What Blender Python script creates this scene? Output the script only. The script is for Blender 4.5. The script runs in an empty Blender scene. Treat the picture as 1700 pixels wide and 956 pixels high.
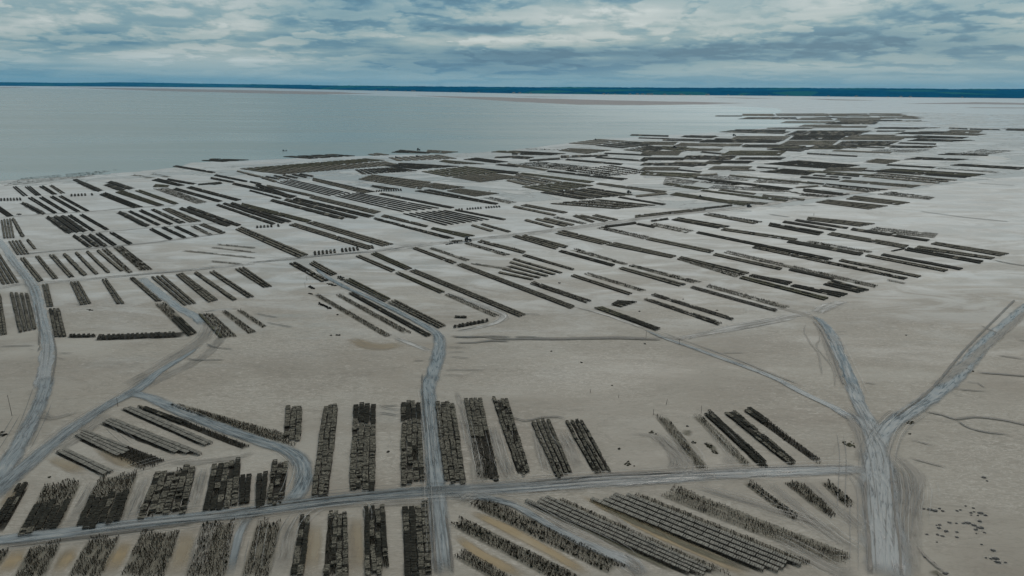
import bpy, math, random
import numpy as np
from mathutils import Vector, Matrix
R = math.radians
S = bpy.context.scene
COL = S.collection
random.seed(11)
EXPO = 0.0
HAZE = 1.2e-5
OVERHEAD_FILL = (2.12, 1.58, 1.40)  # sky overhead, out of view, warmed and brightened to light the flats
# long banks of thicker (-) or thinner (+) cloud: x, y, rx, ry in the photograph's directions, amount
CLOUDS = [(1100, 86, 340, 22, -.50), (800, 50, 125, 9, -.42), (880, 118, 420, 22, -.08), (395, 42, 70, 18, .26), (1330, 45, 260, 9, .20), (1180, 60, 130, 9, .20), (975, 95, 40, 5, .22),
          (80, 30, 160, 20, -.02), (100, 105, 300, 25, .02), (1580, 75, 200, 20, .06), (1300, 18, 330, 9, -.22), (620, 20, 200, 12, .05), (1010, 14, 120, 9, .20), (700, 68, 110, 7, .20), (880, 48, 60, 8, .12), (610, 45, 120, 14, -.06)]
# ---------------------------------------------------------------- camera
PW, PH, FPX = 1700.0, 956.0, 24 / 36 * 1700
PITCH, ROLL, CAMH = R(16.52), R(0.404), 100.0
cf = Vector((0, math.cos(PITCH), -math.sin(PITCH)))
r0 = Vector((1, 0, 0)); u0 = r0.cross(cf)
cr = r0 * math.cos(ROLL) + u0 * math.sin(ROLL)
cu = u0 * math.cos(ROLL) - r0 * math.sin(ROLL)
cam = bpy.data.objects.new('camera', bpy.data.cameras.new('camera'))
COL.objects.link(cam)
cam.data.lens = 24; cam.data.sensor_width = 36
cam.data.clip_start = 1; cam.data.clip_end = 90000
m = Matrix((cr, cu, -cf)).transposed().to_4x4(); m.translation = (0, 0, CAMH)
cam.matrix_world = m
S.camera = cam

def ray(x, y):
    d = cf * FPX + cr * (x - PW / 2) - cu * (y - PH / 2)
    return d.normalized()
def P(x, y, z=0.0):
    "ground point seen at a pixel of the 1700 px wide photograph"
    d = ray(x, y)
    t = (CAMH - z) / -d.z
    return Vector((d.x * t, d.y * t, z))
REG = dict(A=(0, 640, 3.026), B=(425, 640, 3.026), C=(850, 640, 3.026), D=(1275, 640, 3.026),
           E=(0, 400, 3.984), F=(425, 400, 3.984), G=(850, 400, 3.984), H=(1275, 400, 3.984),
           I=(0, 270, 3.984), J=(425, 210, 3.984), K=(850, 180, 3.984), L=(1275, 160, 3.984),
           z=(1062, 133, 2.665), k=(850, 180, 6.538), l=(1100, 180, 6.538), o=(1340, 180, 6.538), t=(1440, 180, 6.538),
           g=(850, 260, 6.538), h=(1100, 260, 6.538), n=(1340, 260, 6.538), r=(600, 230, 6.538),
           q=(350, 240, 6.538), s=(600, 330, 6.538), m=(1000, 640, 5.667), v=(1480, 780, 5.432),
           p=(0, 0, 1), u=(0, 0, 1))
def px(reg, x, y):
    a, b, s = REG[reg]
    return a + x / s, b + y / s

# ---------------------------------------------------------------- node helper
class NT:
    def __init__(s, tree): s.t = tree; s.n = tree.nodes; s.l = tree.links
    def node(s, typ, **kw):
        n = s.n.new(typ)
        for k, v in kw.items():
            if k == 'ins':
                for kk, vv in v.items(): s.put(n.inputs[kk], vv)
            else: setattr(n, k, v)
        return n
    def put(s, sock, v):
        if hasattr(v, 'is_output') or isinstance(v, bpy.types.NodeSocket): s.l.new(v, sock)
        elif isinstance(v, (tuple, list)) and len(v) == 3 and sock.type == 'RGBA': sock.default_value = (*v, 1)
        else: sock.default_value = v
    def math(s, op, a, b=0.0, c=None, clamp=False):
        n = s.n.new('ShaderNodeMath'); n.operation = op; n.use_clamp = clamp
        s.put(n.inputs[0], a); s.put(n.inputs[1], b)
        if c is not None: s.put(n.inputs[2], c)
        return n.outputs[0]
    def vmath(s, op, a, b=None):
        n = s.n.new('ShaderNodeVectorMath'); n.operation = op
        s.put(n.inputs[0], a)
        if b is not None: s.put(n.inputs[1], b)
        return n.outputs[0]
    def noise(s, vec, scale, detail=4, rough=.55, dist=0.0, dim='3D'):
        n = s.n.new('ShaderNodeTexNoise'); n.noise_dimensions = dim
        s.put(n.inputs['Vector'], vec); n.inputs['Scale'].default_value = scale
        n.inputs['Detail'].default_value = detail; n.inputs['Roughness'].default_value = rough
        n.inputs['Distortion'].default_value = dist
        return n.outputs['Fac']
    def ramp(s, fac, stops, interp='LINEAR'):
        n = s.n.new('ShaderNodeValToRGB'); n.color_ramp.interpolation = interp
        e = n.color_ramp.elements
        while len(e) < len(stops): e.new(.5)
        for el, (p_, c) in zip(e, stops):
            el.position = p_
            el.color = (c, c, c, 1) if isinstance(c, (int, float)) else (*c, 1)
        s.l.new(fac, n.inputs[0]); return n.outputs[0]
    def mix(s, f, a, b, blend='MIX'):
        n = s.n.new('ShaderNodeMix'); n.data_type = 'RGBA'; n.blend_type = blend
        s.put(n.inputs[0], f); s.put(n.inputs[6], a); s.put(n.inputs[7], b)
        return n.outputs[2]
    def maprange(s, v, a, b, c=0.0, d=1.0, smooth=True):
        n = s.n.new('ShaderNodeMapRange'); n.interpolation_type = 'SMOOTHSTEP' if smooth else 'LINEAR'
        s.put(n.inputs[0], v)
        for i, q in enumerate((a, b, c, d)): s.put(n.inputs[i + 1], q)
        return n.outputs[0]
    def scale(s, vec, sc, loc=(0, 0, 0), rot=(0, 0, 0)):
        n = s.n.new('ShaderNodeMapping'); s.put(n.inputs[0], vec)
        n.inputs['Scale'].default_value = sc; n.inputs['Location'].default_value = loc
        n.inputs['Rotation'].default_value = rot
        return n.outputs[0]

# ---------------------------------------------------------------- world: overcast daylight with a broken cloud deck
SUN_EL, SUN_AZ = R(48), R(25)
W = bpy.data.worlds.new('World'); S.world = W; W.use_nodes = True
w = NT(W.node_tree); w.n.clear()
sky = w.node('ShaderNodeTexSky', sky_type='NISHITA', sun_disc=False)
sky.sun_elevation = SUN_EL; sky.sun_rotation = SUN_AZ; sky.air_density = 1.2; sky.dust_density = 2.0; sky.altitude = 100
tc = w.node('ShaderNodeTexCoord')
dirv = w.vmath('NORMALIZE', tc.outputs['Generated'])
sep = w.node('ShaderNodeSeparateXYZ', ins={0: dirv})
X, Y, Z = sep.outputs
zc = w.math('MAXIMUM', Z, 0.0)
az_ = w.math('ARCTAN2', X, Y)
def cloud(dz, seed):
    "direction to cloud-deck coordinates: features shrink towards the horizon"
    el_ = w.math('LOGARITHM', w.math('ADD', zc, .035 + dz), 2.718)
    comb = w.node('ShaderNodeCombineXYZ', ins={0: w.math('MULTIPLY', az_, 10.0), 1: w.math('MULTIPLY', el_, 4.6), 2: seed})
    return comb.outputs[0]
pv = cloud(0, 3.1)
big = w.noise(w.scale(pv, (.22, .50, 1)), 1.0, 3, .5, .3)
def layer(seed, sx, sy, thr, soft, up):
    "one sheet of cumulus seen edge-on: (cover, light on its upper edges 0..1)"
    na = w.noise(w.scale(cloud(0, seed), (sx, sy, 1)), 1.0, 8, .55, .12)
    nb = w.noise(w.scale(cloud(up, seed), (sx, sy, 1)), 1.0, 8, .55, .12)
    cover = w.maprange(na, thr, thr + soft)
    lit = w.maprange(w.math('SUBTRACT', na, nb), -.06, .09)
    return cover, lit
LAY = [layer(1.7, .40, .42, .40, .12, .014), layer(8.3, .75, .70, .46, .06, .011), layer(15.9, 1.35, 1.1, .53, .05, .007)]
def blob(x, y, rx, ry, amp):
    "one long thick or thin place in the cloud deck, fixed to a compass direction"
    d = ray(x, y); az = math.atan2(d.x, d.y); el = math.asin(d.z)
    da = w.math('DIVIDE', w.math('SUBTRACT', az_, az), rx / FPX)
    de = w.math('DIVIDE', w.math('SUBTRACT', Z, el), ry / FPX)
    q = w.math('ADD', w.math('MULTIPLY', da, da), w.math('MULTIPLY', de, de))
    return w.math('MULTIPLY', w.math('EXPONENT', w.math('MULTIPLY', q, -1.0)), amp)
tot = None
for b in CLOUDS:
    v = blob(*b); tot = v if tot is None else w.math('ADD', tot, v)
fade = w.maprange(Z, 0.0, 0.06, 0.25, 1.0)
dens = w.math('ADD', w.math('MULTIPLY', w.math('SUBTRACT', big, .5), .9), .60)      # bright deck behind
for (cover, lit), dark, amp in zip(LAY, (.36, .38, .43), (.46, .44, .32)):
    tone = w.math('ADD', w.math('MULTIPLY', lit, amp), dark - .10)
    tone = w.math('ADD', tone, w.math('MULTIPLY', w.math('SUBTRACT', big, .5), 1.9))
    f_ = w.math('MULTIPLY', cover, .85)
    dens = w.math('ADD', w.math('MULTIPLY', dens, w.math('SUBTRACT', 1.0, f_)), w.math('MULTIPLY', tone, f_))
dens = w.math('ADD', w.math('ADD', w.math('MULTIPLY', w.math('SUBTRACT', dens, .48), fade), .48), tot)
ccol = w.ramp(dens, [(0.05, (0.5, 1.9, 3.1)), (0.24, (1.0, 2.7, 3.9)), (0.42, (2.35, 4.0, 4.7)), (0.58, (3.7, 5.0, 5.3)), (0.76, (5.4, 6.3, 6.4)), (0.97, (7.9, 8.6, 8.5))])
ccol = w.vmath('MULTIPLY', ccol, w.mix(w.maprange(Z, .0, .05), (.88, 1.02, 1.10), (1, 1, 1)))
ccol = w.vmath('MULTIPLY', ccol, w.mix(w.maprange(Z, .13, .5), (1.0, 1.0, 1.0), OVERHEAD_FILL))
skyc = w.mix(0.86, sky.outputs[0], ccol)
bg = w.node('ShaderNodeBackground', ins={'Color': skyc, 'Strength': 0.085})
out = w.node('ShaderNodeOutputWorld', ins={0: bg.outputs[0]})
W.cycles.sampling_method = 'MANUAL'; W.cycles.sample_map_resolution = 1024

sd = bpy.data.lights.new('sun', 'SUN'); sd.energy = 1.25; sd.angle = R(25); sd.color = (1, .91, .80)
sun = bpy.data.objects.new('sun', sd); COL.objects.link(sun)
sun.rotation_euler = (R(90) - SUN_EL, 0, -SUN_AZ + math.pi)
# the lamp shines along its -Z: aim it so light comes from the sky's sun direction
sdir = Vector((math.sin(SUN_AZ) * math.cos(SUN_EL), math.cos(SUN_AZ) * math.cos(SUN_EL), math.sin(SUN_EL)))
sun.rotation_euler = sdir.to_track_quat('Z', 'Y').to_euler()
S.view_settings.view_transform = 'Standard'; S.view_settings.look = 'None'
S.view_settings.gamma = 1; S.view_settings.exposure = EXPO; S.view_settings.use_curve_mapping = False
S.render.engine = 'CYCLES'
S.cycles.max_bounces = 6; S.cycles.transparent_max_bounces = 24; S.cycles.volume_bounces = 0
S.cycles.diffuse_bounces = 2

# ---------------------------------------------------------------- object helpers
def tag(o, label=None, cat=None, group=None, kind=None):
    if label: o['label'] = label
    if cat: o['category'] = cat
    if group: o['group'] = group
    if kind: o['kind'] = kind
    return o
def link(o, parent=None):
    COL.objects.link(o)
    if parent: o.parent = parent
    return o
def mesh_obj(name, verts, faces, mats, parent=None, mi=None, loc=(0, 0, 0)):
    me = bpy.data.meshes.new(name)
    me.from_pydata(verts, [], faces)
    for mm in (mats if isinstance(mats, (list, tuple)) else [mats]): me.materials.append(mm)
    if mi is not None: me.polygons.foreach_set('material_index', mi)
    me.update()
    o = bpy.data.objects.new(name, me); o.location = loc
    return link(o, parent)
def empty(name, loc):
    o = bpy.data.objects.new(name, None); o.location = loc; o.empty_display_size = .5
    return link(o)
class MB:
    "collects boxes and lumps into one mesh"
    def __init__(s): s.v = []; s.f = []; s.m = []
    def hexa(s, b, t, mi=0, mt=None):
        "b, t: four bottom and four top corners, both anticlockwise"
        n = len(s.v); s.v += [tuple(q) for q in b] + [tuple(q) for q in t]
        s.f += [(n + 3, n + 2, n + 1, n), (n + 4, n + 5, n + 6, n + 7)] + [(n + i, n + (i + 1) % 4, n + 4 + (i + 1) % 4, n + 4 + i) for i in range(4)]
        s.m += [mi, mi if mt is None else mt] + [mi] * 4
    def box(s, x0, x1, y0, y1, z0, z1, mi=0, mt=None, tj=0):
        j = [random.uniform(-tj, tj) for _ in range(4)]
        s.hexa([(x0, y0, z0), (x1, y0, z0), (x1, y1, z0), (x0, y1, z0)],
               [(x0, y0, z1 + j[0]), (x1, y0, z1 + j[1]), (x1, y1, z1 + j[2]), (x0, y1, z1 + j[3])], mi, mt)
    def pillow(s, x0, x1, y0, y1, z0, z1, e=.09, mi=0, mt=None):
        "a stuffed bag: flat below, bulging middle, smaller top"
        n = len(s.v); zm = z0 + (z1 - z0) * .45; j = lambda: random.uniform(-.025, .025)
        for (z, q) in ((z0, e * .6), (zm, 0), (z1, e)):
            for (x, y) in ((x0 + q, y0 + q), (x1 - q, y0 + q), (x1 - q, y1 - q), (x0 + q, y1 - q)):
                s.v.append((x + j(), y + j(), z + j() * .8))
        s.v.append(((x0 + x1) / 2, (y0 + y1) / 2, z1 + .035))
        s.f.append((n + 3, n + 2, n + 1, n)); s.m.append(mi)
        for k in (0, 4):
            for i in range(4):
                s.f.append((n + k + i, n + k + (i + 1) % 4, n + k + 4 + (i + 1) % 4, n + k + 4 + i)); s.m.append(mi)
        for i in range(4): s.f.append((n + 8 + i, n + 8 + (i + 1) % 4, n + 12)); s.m.append(mi if mt is None else mt)
    def lump(s, x, y, z, rx, ry, rz, mi=0, seg=6):
        "an irregular low mound or clump"
        n = len(s.v); a0 = random.random() * 6
        for k, (q, h) in enumerate(((1, 0), (.92, .45), (.5, .9))):
            for i in range(seg):
                a = a0 + i * 2 * math.pi / seg; f = q * random.uniform(.72, 1.18)
                s.v.append((x + rx * f * math.cos(a), y + ry * f * math.sin(a), z + rz * h * random.uniform(.85, 1.15) if k else z))
        s.v.append((x, y, z + rz))
        for k in (0, 1):
            for i in range(seg):
                s.f.append((n + k * seg + i, n + k * seg + (i + 1) % seg, n + (k + 1) * seg + (i + 1) % seg, n + (k + 1) * seg + i)); s.m.append(mi)
        for i in range(seg): s.f.append((n + 2 * seg + i, n + 2 * seg + (i + 1) % seg, n + 3 * seg)); s.m.append(mi)
    def tube(s, p, q, r0, r1=None, seg=6, mi=0):
        p = Vector(p); q = Vector(q); r1 = r0 if r1 is None else r1
        d = (q - p).normalized(); a = d.orthogonal().normalized(); b = d.cross(a); n = len(s.v)
        for (c, r_) in ((p, r0), (q, r1)):
            for i in range(seg):
                t = i * 2 * math.pi / seg; s.v.append(tuple(c + a * (r_ * math.cos(t)) + b * (r_ * math.sin(t))))
        for i in range(seg): s.f.append((n + i, n + (i + 1) % seg, n + seg + (i + 1) % seg, n + seg + i)); s.m.append(mi)
        s.f.append(tuple(n + i for i in reversed(range(seg)))); s.f.append(tuple(n + seg + i for i in range(seg))); s.m += [mi, mi]
    def build(s, name, mats, parent=None, loc=(0, 0, 0)):
        return mesh_obj(name, s.v, s.f, mats, parent, s.m, loc)

# ---------------------------------------------------------------- materials
def new_mat(name):
    mt = bpy.data.materials.new(name); mt.use_nodes = True
    t = NT(mt.node_tree); t.n.clear()
    o = t.node('ShaderNodeOutputMaterial'); b = t.node('ShaderNodeBsdfPrincipled')
    t.l.new(b.outputs[0], o.inputs[0])
    return mt, t, b, o
def objpos(t): return t.node('ShaderNodeNewGeometry').outputs['Position']
def crust(name, side, top, rough=.75, topmix=.8, sc=1.2, bagvar=.85):
    "gear standing in the tide: dark weedy sides with shade painted in, silt and weed settled on upward faces"
    mt, t, b, o = new_mat(name)
    pos = objpos(t)
    na = t.noise(pos, sc, 4, .6); nb = t.noise(pos, .11, 3, .5); nc = t.noise(pos, 5.5, 2, .6)
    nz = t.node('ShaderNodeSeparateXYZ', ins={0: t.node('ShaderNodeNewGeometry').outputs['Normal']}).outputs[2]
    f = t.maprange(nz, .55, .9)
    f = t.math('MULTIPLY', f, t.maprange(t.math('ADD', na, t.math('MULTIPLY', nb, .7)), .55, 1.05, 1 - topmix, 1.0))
    c = t.mix(f, side, top)  # dark side colour also carries the shade under the tables
    vo = t.node('ShaderNodeTexVoronoi', ins={'Vector': t.scale(pos, (2.0, 2.0, .3)), 'Scale': 1.0}).outputs['Color']
    vs = t.node('ShaderNodeSeparateXYZ', ins={0: vo}).outputs[0]
    dk = t.math('MULTIPLY', t.math('MULTIPLY', t.maprange(t.math('ADD', t.math('MULTIPLY', vs, .7), t.math('MULTIPLY', nc, .6)), .35, .85), bagvar), f)
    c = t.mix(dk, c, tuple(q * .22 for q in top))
    t.put(b.inputs['Base Color'], c); b.inputs['Roughness'].default_value = rough
    b.inputs['Specular IOR Level'].default_value = .14
    return mt
M = {}
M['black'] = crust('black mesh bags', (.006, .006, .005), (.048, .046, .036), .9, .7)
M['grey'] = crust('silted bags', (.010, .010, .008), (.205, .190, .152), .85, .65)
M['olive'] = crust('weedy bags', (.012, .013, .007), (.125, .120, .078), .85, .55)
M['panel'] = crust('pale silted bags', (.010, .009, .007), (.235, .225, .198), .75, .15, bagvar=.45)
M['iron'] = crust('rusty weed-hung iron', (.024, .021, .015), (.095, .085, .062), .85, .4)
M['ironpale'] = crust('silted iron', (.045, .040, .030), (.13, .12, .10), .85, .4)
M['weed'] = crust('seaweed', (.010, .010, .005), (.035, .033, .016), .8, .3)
def plain(name, col, rough=.6, metal=0, var=.3):
    mt, t, b, o = new_mat(name)
    nn = t.noise(objpos(t), 1.7, 3, .6)
    t.put(b.inputs['Base Color'], t.mix(t.maprange(nn, .3, .7), col, tuple(c * (1 - var) for c in col)))
    b.inputs['Roughness'].default_value = rough; b.inputs['Metallic'].default_value = metal
    return mt
# ---------------------------------------------------------------- ground
def mud_nodes(t, pos, wet_bias=0.0):
    n_big = t.noise(pos, .0035, 4, .55, .4)
    n_mid = t.noise(t.scale(pos, (.018, .030, 1)), 1.0, 5, .6, .6)
    n_rip = t.noise(t.scale(pos, (.34, .95, 1), rot=(0, 0, R(5))), 1.0, 6, .70, 1.6)
    n_fine = t.noise(t.scale(pos, (.8, 1.6, 1)), 1.0, 4, .7)
    vein = t.math('ABSOLUTE', t.math('SUBTRACT', t.noise(t.scale(pos, (.05, .13, 1)), 1.0, 6, .62, 1.2), .5))
    sepn = t.node('ShaderNodeSeparateXYZ', ins={0: pos})
    dist = sepn.outputs[1]
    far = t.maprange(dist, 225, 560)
    run = t.math('ABSOLUTE', t.math('SUBTRACT', t.noise(t.scale(pos, (.011, .028, 1), rot=(0, 0, R(-12))), 1.0, 7, .62, 1.6), .5))
    c = t.ramp(n_mid, [(.30, (.205, .182, .150)), (.5, (.252, .230, .194)), (.70, (.285, .266, .230))])
    c = t.mix(t.math('MULTIPLY', t.maprange(n_big, .35, .65), .55), c, (.222, .205, .178))
    warm = t.maprange(t.noise(pos, .008, 4, .6, .5), .50, .72)
    c = t.mix(t.math('MULTIPLY', warm, .5), c, (.215, .178, .135))
    vn_ = t.math('ABSOLUTE', t.math('SUBTRACT', t.noise(t.scale(pos, (.16, .42, 1)), 1.0, 6, .68, 1.8), .5))
    vmask = t.maprange(t.noise(t.scale(pos, (.009, .02, 1)), 1.0, 5, .62, .8), .42, .60)
    c = t.mix(t.math('MULTIPLY', t.math('MULTIPLY', t.maprange(vn_, .0, .035, 1, 0), vmask), .60), c, (.42, .395, .355))
    c = t.mix(t.math('MULTIPLY', t.math('MULTIPLY', t.maprange(vn_, .09, .16), t.math('SUBTRACT', 1.15, vmask)), .35), c, (.165, .145, .118))
    c = t.mix(t.math('MULTIPLY', t.maprange(t.noise(t.scale(pos, (.006, .014, 1)), 1.0, 5, .6, .7), .50, .68), .45), c, (.215, .185, .150))
    # dry pale ripple crests, strongest on some flats only
    ripmask = t.maprange(t.noise(pos, .011, 3, .5, .3), .38, .56)
    rip = t.math('MULTIPLY', t.maprange(n_rip, .52, .68), t.math('ADD', t.math('MULTIPLY', ripmask, .62), .12))
    c = t.mix(rip, c, (.41, .385, .345))
    c = t.mix(t.math('MULTIPLY', t.math('MULTIPLY', t.maprange(n_rip, .46, .34), ripmask), .55), c, (.15, .138, .115))
    c = t.mix(t.math('MULTIPLY', t.maprange(vein, .0, .022, 1, 0), .28), c, (.135, .122, .100))
    c = t.mix(t.math('MULTIPLY', t.maprange(n_fine, .45, .75), .20), c, (.14, .125, .10))
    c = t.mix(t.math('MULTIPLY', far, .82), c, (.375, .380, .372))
    c = t.mix(t.math('MULTIPLY', t.maprange(run, .0, .010, 1, 0), .30), c, (.125, .112, .092))
    c = t.mix(t.math('MULTIPLY', t.maprange(t.noise(t.scale(pos, (.004, .012, 1)), 1.0, 5, .6, .6), .52, .66), .5), c, (.36, .345, .31))
    wetn = t.noise(t.scale(pos, (.012, .035, 1)), 1.0, 5, .6, .5)
    wet = t.maprange(t.math('ADD', wetn, t.math('MULTIPLY', far, .16)), .50, .70)
    midz = t.math('MULTIPLY', t.maprange(dist, 220, 380), t.maprange(dist, 1600, 700))
    pool = t.maprange(t.noise(t.scale(pos, (.022, .05, 1)), 1.0, 7, .66, 1.0), .42, .64)
    c = t.mix(t.math('MULTIPLY', t.math('MULTIPLY', pool, midz), .62), c, (.50, .515, .515))
    spk = t.maprange(t.noise(pos, .55, 3, .8), .66, .74)
    spm = t.maprange(t.noise(pos, .03, 3, .6), .48, .62)
    c = t.mix(t.math('MULTIPLY', t.math('MULTIPLY', spk, spm), .55), c, (.10, .092, .075))
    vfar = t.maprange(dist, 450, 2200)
    c = t.mix(vfar, c, (.300, .345, .368))  # wet far flats: bluish sky reflection painted into the mud colour
    rough = t.math('SUBTRACT', t.math('SUBTRACT', .72, t.math('MULTIPLY', wet, .30)), t.math('MULTIPLY', vfar, .12))
    bumpn = t.math('ADD', t.math('MULTIPLY', n_rip, .35), t.math('MULTIPLY', n_fine, .12))
    return c, rough, bumpn, wet, far
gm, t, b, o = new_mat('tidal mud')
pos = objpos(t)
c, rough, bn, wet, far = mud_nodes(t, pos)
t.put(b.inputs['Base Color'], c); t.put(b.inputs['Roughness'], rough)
bump = t.node('ShaderNodeBump', ins={'Strength': t.math('SUBTRACT', .5, t.math('MULTIPLY', far, .42)), 'Distance': .22, 'Height': bn})
t.l.new(bump.outputs[0], b.inputs['Normal'])
b.inputs['Specular IOR Level'].default_value = .45

xs = [-45000, -20000, -9000, -4000, -2000, -1000, -500, -250, 0, 250, 500, 1000, 2000, 4000, 9000, 20000, 45000]
ys = [-2000, -400, 0, 100, 200, 400, 800, 1600, 3200, 6400, 12000, 22000, 45000]
V = [(x, y, 0) for y in ys for x in xs]; nx = len(xs)
Fc = [(j * nx + i, j * nx + i + 1, (j + 1) * nx + i + 1, (j + 1) * nx + i) for j in range(len(ys) - 1) for i in range(nx - 1)]
tag(mesh_obj('ground', V, Fc, gm), kind='structure')

def smooth_poly(pts, step=3.0):
    "Catmull-Rom through (x, y, w) points"
    q = [2 * np.array(pts[0]) - np.array(pts[1])] + [np.array(p_) for p_ in pts] + [2 * np.array(pts[-1]) - np.array(pts[-2])]
    res = []
    for i in range(1, len(q) - 2):
        a, b_, c_, d = q[i - 1:i + 3]
        n = max(2, int(np.hypot(*(c_ - b_)[:2]) / step))
        for k in range(n):
            u = k / n
            res.append(.5 * (2 * b_ + (c_ - a) * u + (2 * a - 5 * b_ + 4 * c_ - d) * u * u + (3 * b_ - a - 3 * c_ + d) * u ** 3))
    res.append(q[-2]); return res
RIB = [0]
def ribbon_mesh(pts, z, V, F, U1, U2, step=3.0, pad=1.0, fade=7.0):
    sp = smooth_poly(pts, step); run = random.uniform(0, 500); n0 = len(V)
    for i, p_ in enumerate(sp):
        a = sp[max(0, i - 1)]; c_ = sp[min(len(sp) - 1, i + 1)]
        d = c_[:2] - a[:2]; d = d / (np.hypot(*d) + 1e-9); nrm = np.array((-d[1], d[0]))
        if i: run += np.hypot(*(p_ - sp[i - 1])[:2])
        hw = p_[2] / 2 * pad
        ends = min(i, len(sp) - 1 - i)
        for k in (-1, 0, 1):
            V.append((p_[0] + nrm[0] * hw * k, p_[1] + nrm[1] * hw * k, z)); U1.append((hw * k, run)); U2.append((k, min(1.0, ends * step / fade)))
    for i in range(len(sp) - 1):
        for k in (0, 1):
            a = n0 + i * 3 + k
            F.append((a + 1, a, a + 3, a + 4))
def uv_layers(o, U1, U2):
    me = o.data; l1 = me.uv_layers.new(name='metres'); l2 = me.uv_layers.new(name='across')
    vi = np.empty(len(me.loops), dtype=np.int32); me.loops.foreach_get('vertex_index', vi)
    l1.data.foreach_set('uv', np.array(U1, dtype=np.float32)[vi].ravel()); l2.data.foreach_set('uv', np.array(U2, dtype=np.float32)[vi].ravel())
def gpts(reg, s):
    v = [float(q) for q in s.split()]
    return [tuple(P(*px(reg, v[i], v[i + 1]))[:2]) + (v[i + 2],) for i in range(0, len(v), 3)]
def ribbon(name, reg, s, mat, z=None, kind='structure'):
    if z is None: RIB[0] += 1; z = .004 + .003 * RIB[0]
    V, F, U1, U2 = [], [], [], []
    g_ = [(x_, y_, w_ * (.72 if w_ > 10.5 else .62 if name == 'track' and w_ > 6.9 else .74 if name == 'track' else .9)) for x_, y_, w_ in gpts(reg, s)]
    ribbon_mesh(g_, z, V, F, U1, U2, pad=1.3)
    o = mesh_obj(name, V, F, mat); uv_layers(o, U1, U2); tag(o, kind=kind); return o
def streak_mat(name, ramp, edge=.45, soft=.35, opacity=1.0, rough=(.25, .6), across=1.3, along=.06, spec=.5, ragged=.9):
    mt, t, b, o = new_mat(name)
    u1 = t.node('ShaderNodeUVMap', uv_map='metres').outputs[0]; u2 = t.node('ShaderNodeUVMap', uv_map='across').outputs[0]
    pos = objpos(t)
    warp = t.noise(t.scale(u1, (.05, .035, 1)), 1.0, 3, .5)
    wob = t.node('ShaderNodeCombineXYZ', ins={0: t.math('MULTIPLY', t.math('SUBTRACT', warp, .5), 5.0)})
    uw = t.vmath('ADD', u1, wob.outputs[0])
    st = t.noise(t.scale(uw, (across, along, 1)), 1.0, 5, .6)
    st2 = t.noise(t.scale(uw, (across * 2.6, along * 1.8, 1)), 1.0, 3, .6)
    pt = t.noise(pos, .12, 4, .6)
    f = t.math('ADD', t.math('MULTIPLY', t.math('SUBTRACT', st, .5), 1.5), t.math('ADD', t.math('MULTIPLY', t.math('SUBTRACT', pt, .5), .8), t.math('MULTIPLY', t.math('SUBTRACT', st2, .5), .7)))
    f = t.math('ADD', f, .5)
    col = t.ramp(f, ramp)
    sp = t.node('ShaderNodeSeparateXYZ', ins={0: u2})
    au = t.math('ABSOLUTE', sp.outputs[0])
    en = t.noise(t.scale(u1, (.5, .10, 1)), 1.0, 5, .65)
    al = t.math('SUBTRACT', 1.0, t.maprange(t.math('ADD', au, t.math('MULTIPLY', t.math('SUBTRACT', en, .5), ragged)), edge, edge + soft))
    al = t.math('MULTIPLY', al, t.maprange(sp.outputs[1], 0, 1, 0, opacity))
    t.put(b.inputs['Alpha'], al)
    t.put(b.inputs['Base Color'], col)
    t.put(b.inputs['Roughness'], t.maprange(f, .3, .7, rough[0], rough[1]))
    b.inputs['Specular IOR Level'].default_value = spec
    bu = t.node('ShaderNodeBump', ins={'Strength': .5, 'Distance': .15, 'Height': f}); t.l.new(bu.outputs[0], b.inputs['Normal'])
    return mt
RT = streak_mat('wet track', [(.12, (.016, .020, .022)), (.30, (.075, .088, .095)), (.45, (.138, .160, .170)), (.65, (.178, .200, .209)), (.85, (.26, .265, .255))], .42, .58, 1.0, (.25, .5), 1.5, .16, ragged=.8)
RT2 = streak_mat('track puddled', [(.12, (.05, .057, .06)), (.34, (.170, .185, .190)), (.8, (.25, .262, .262))], .55, .3, .9, (.12, .35), .5, .05, ragged=1.1)
RD = streak_mat('dry rutted lane', [(.15, (.075, .068, .052)), (.36, (.185, .170, .145)), (.55, (.245, .23, .20)), (.75, (.33, .31, .28))], .35, .6, .6, (.5, .7), 1.8, .14, ragged=1.2)
RF = streak_mat('faint lane', [(.2, (.085, .078, .062)), (.40, (.20, .19, .17)), (.55, (.36, .355, .34)), (.75, (.50, .495, .48))], .42, .5, .85, (.45, .65), 1.2, .06)
OC = streak_mat('ochre algae film', [(.2, (.20, .155, .09)), (.5, (.285, .215, .118)), (.8, (.33, .27, .185))], .25, .7, .85, (.6, .8), .25, .03)
OC2 = streak_mat('faint ochre algae film', [(.2, (.18, .148, .10)), (.5, (.26, .208, .135)), (.8, (.31, .265, .19))], .35, .6, .6, (.6, .8), .25, .03)
DK = streak_mat('dark weed film', [(.2, (.035, .033, .018)), (.5, (.08, .075, .045)), (.8, (.15, .14, .10))], .35, .6, .75, (.6, .8), .6, .2)
CR = streak_mat('drainage creek', [(.2, (.035, .032, .026)), (.5, (.075, .068, .055)), (.8, (.13, .12, .10))], .35, .6, .85, (.3, .6), 1.5, .2)

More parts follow.
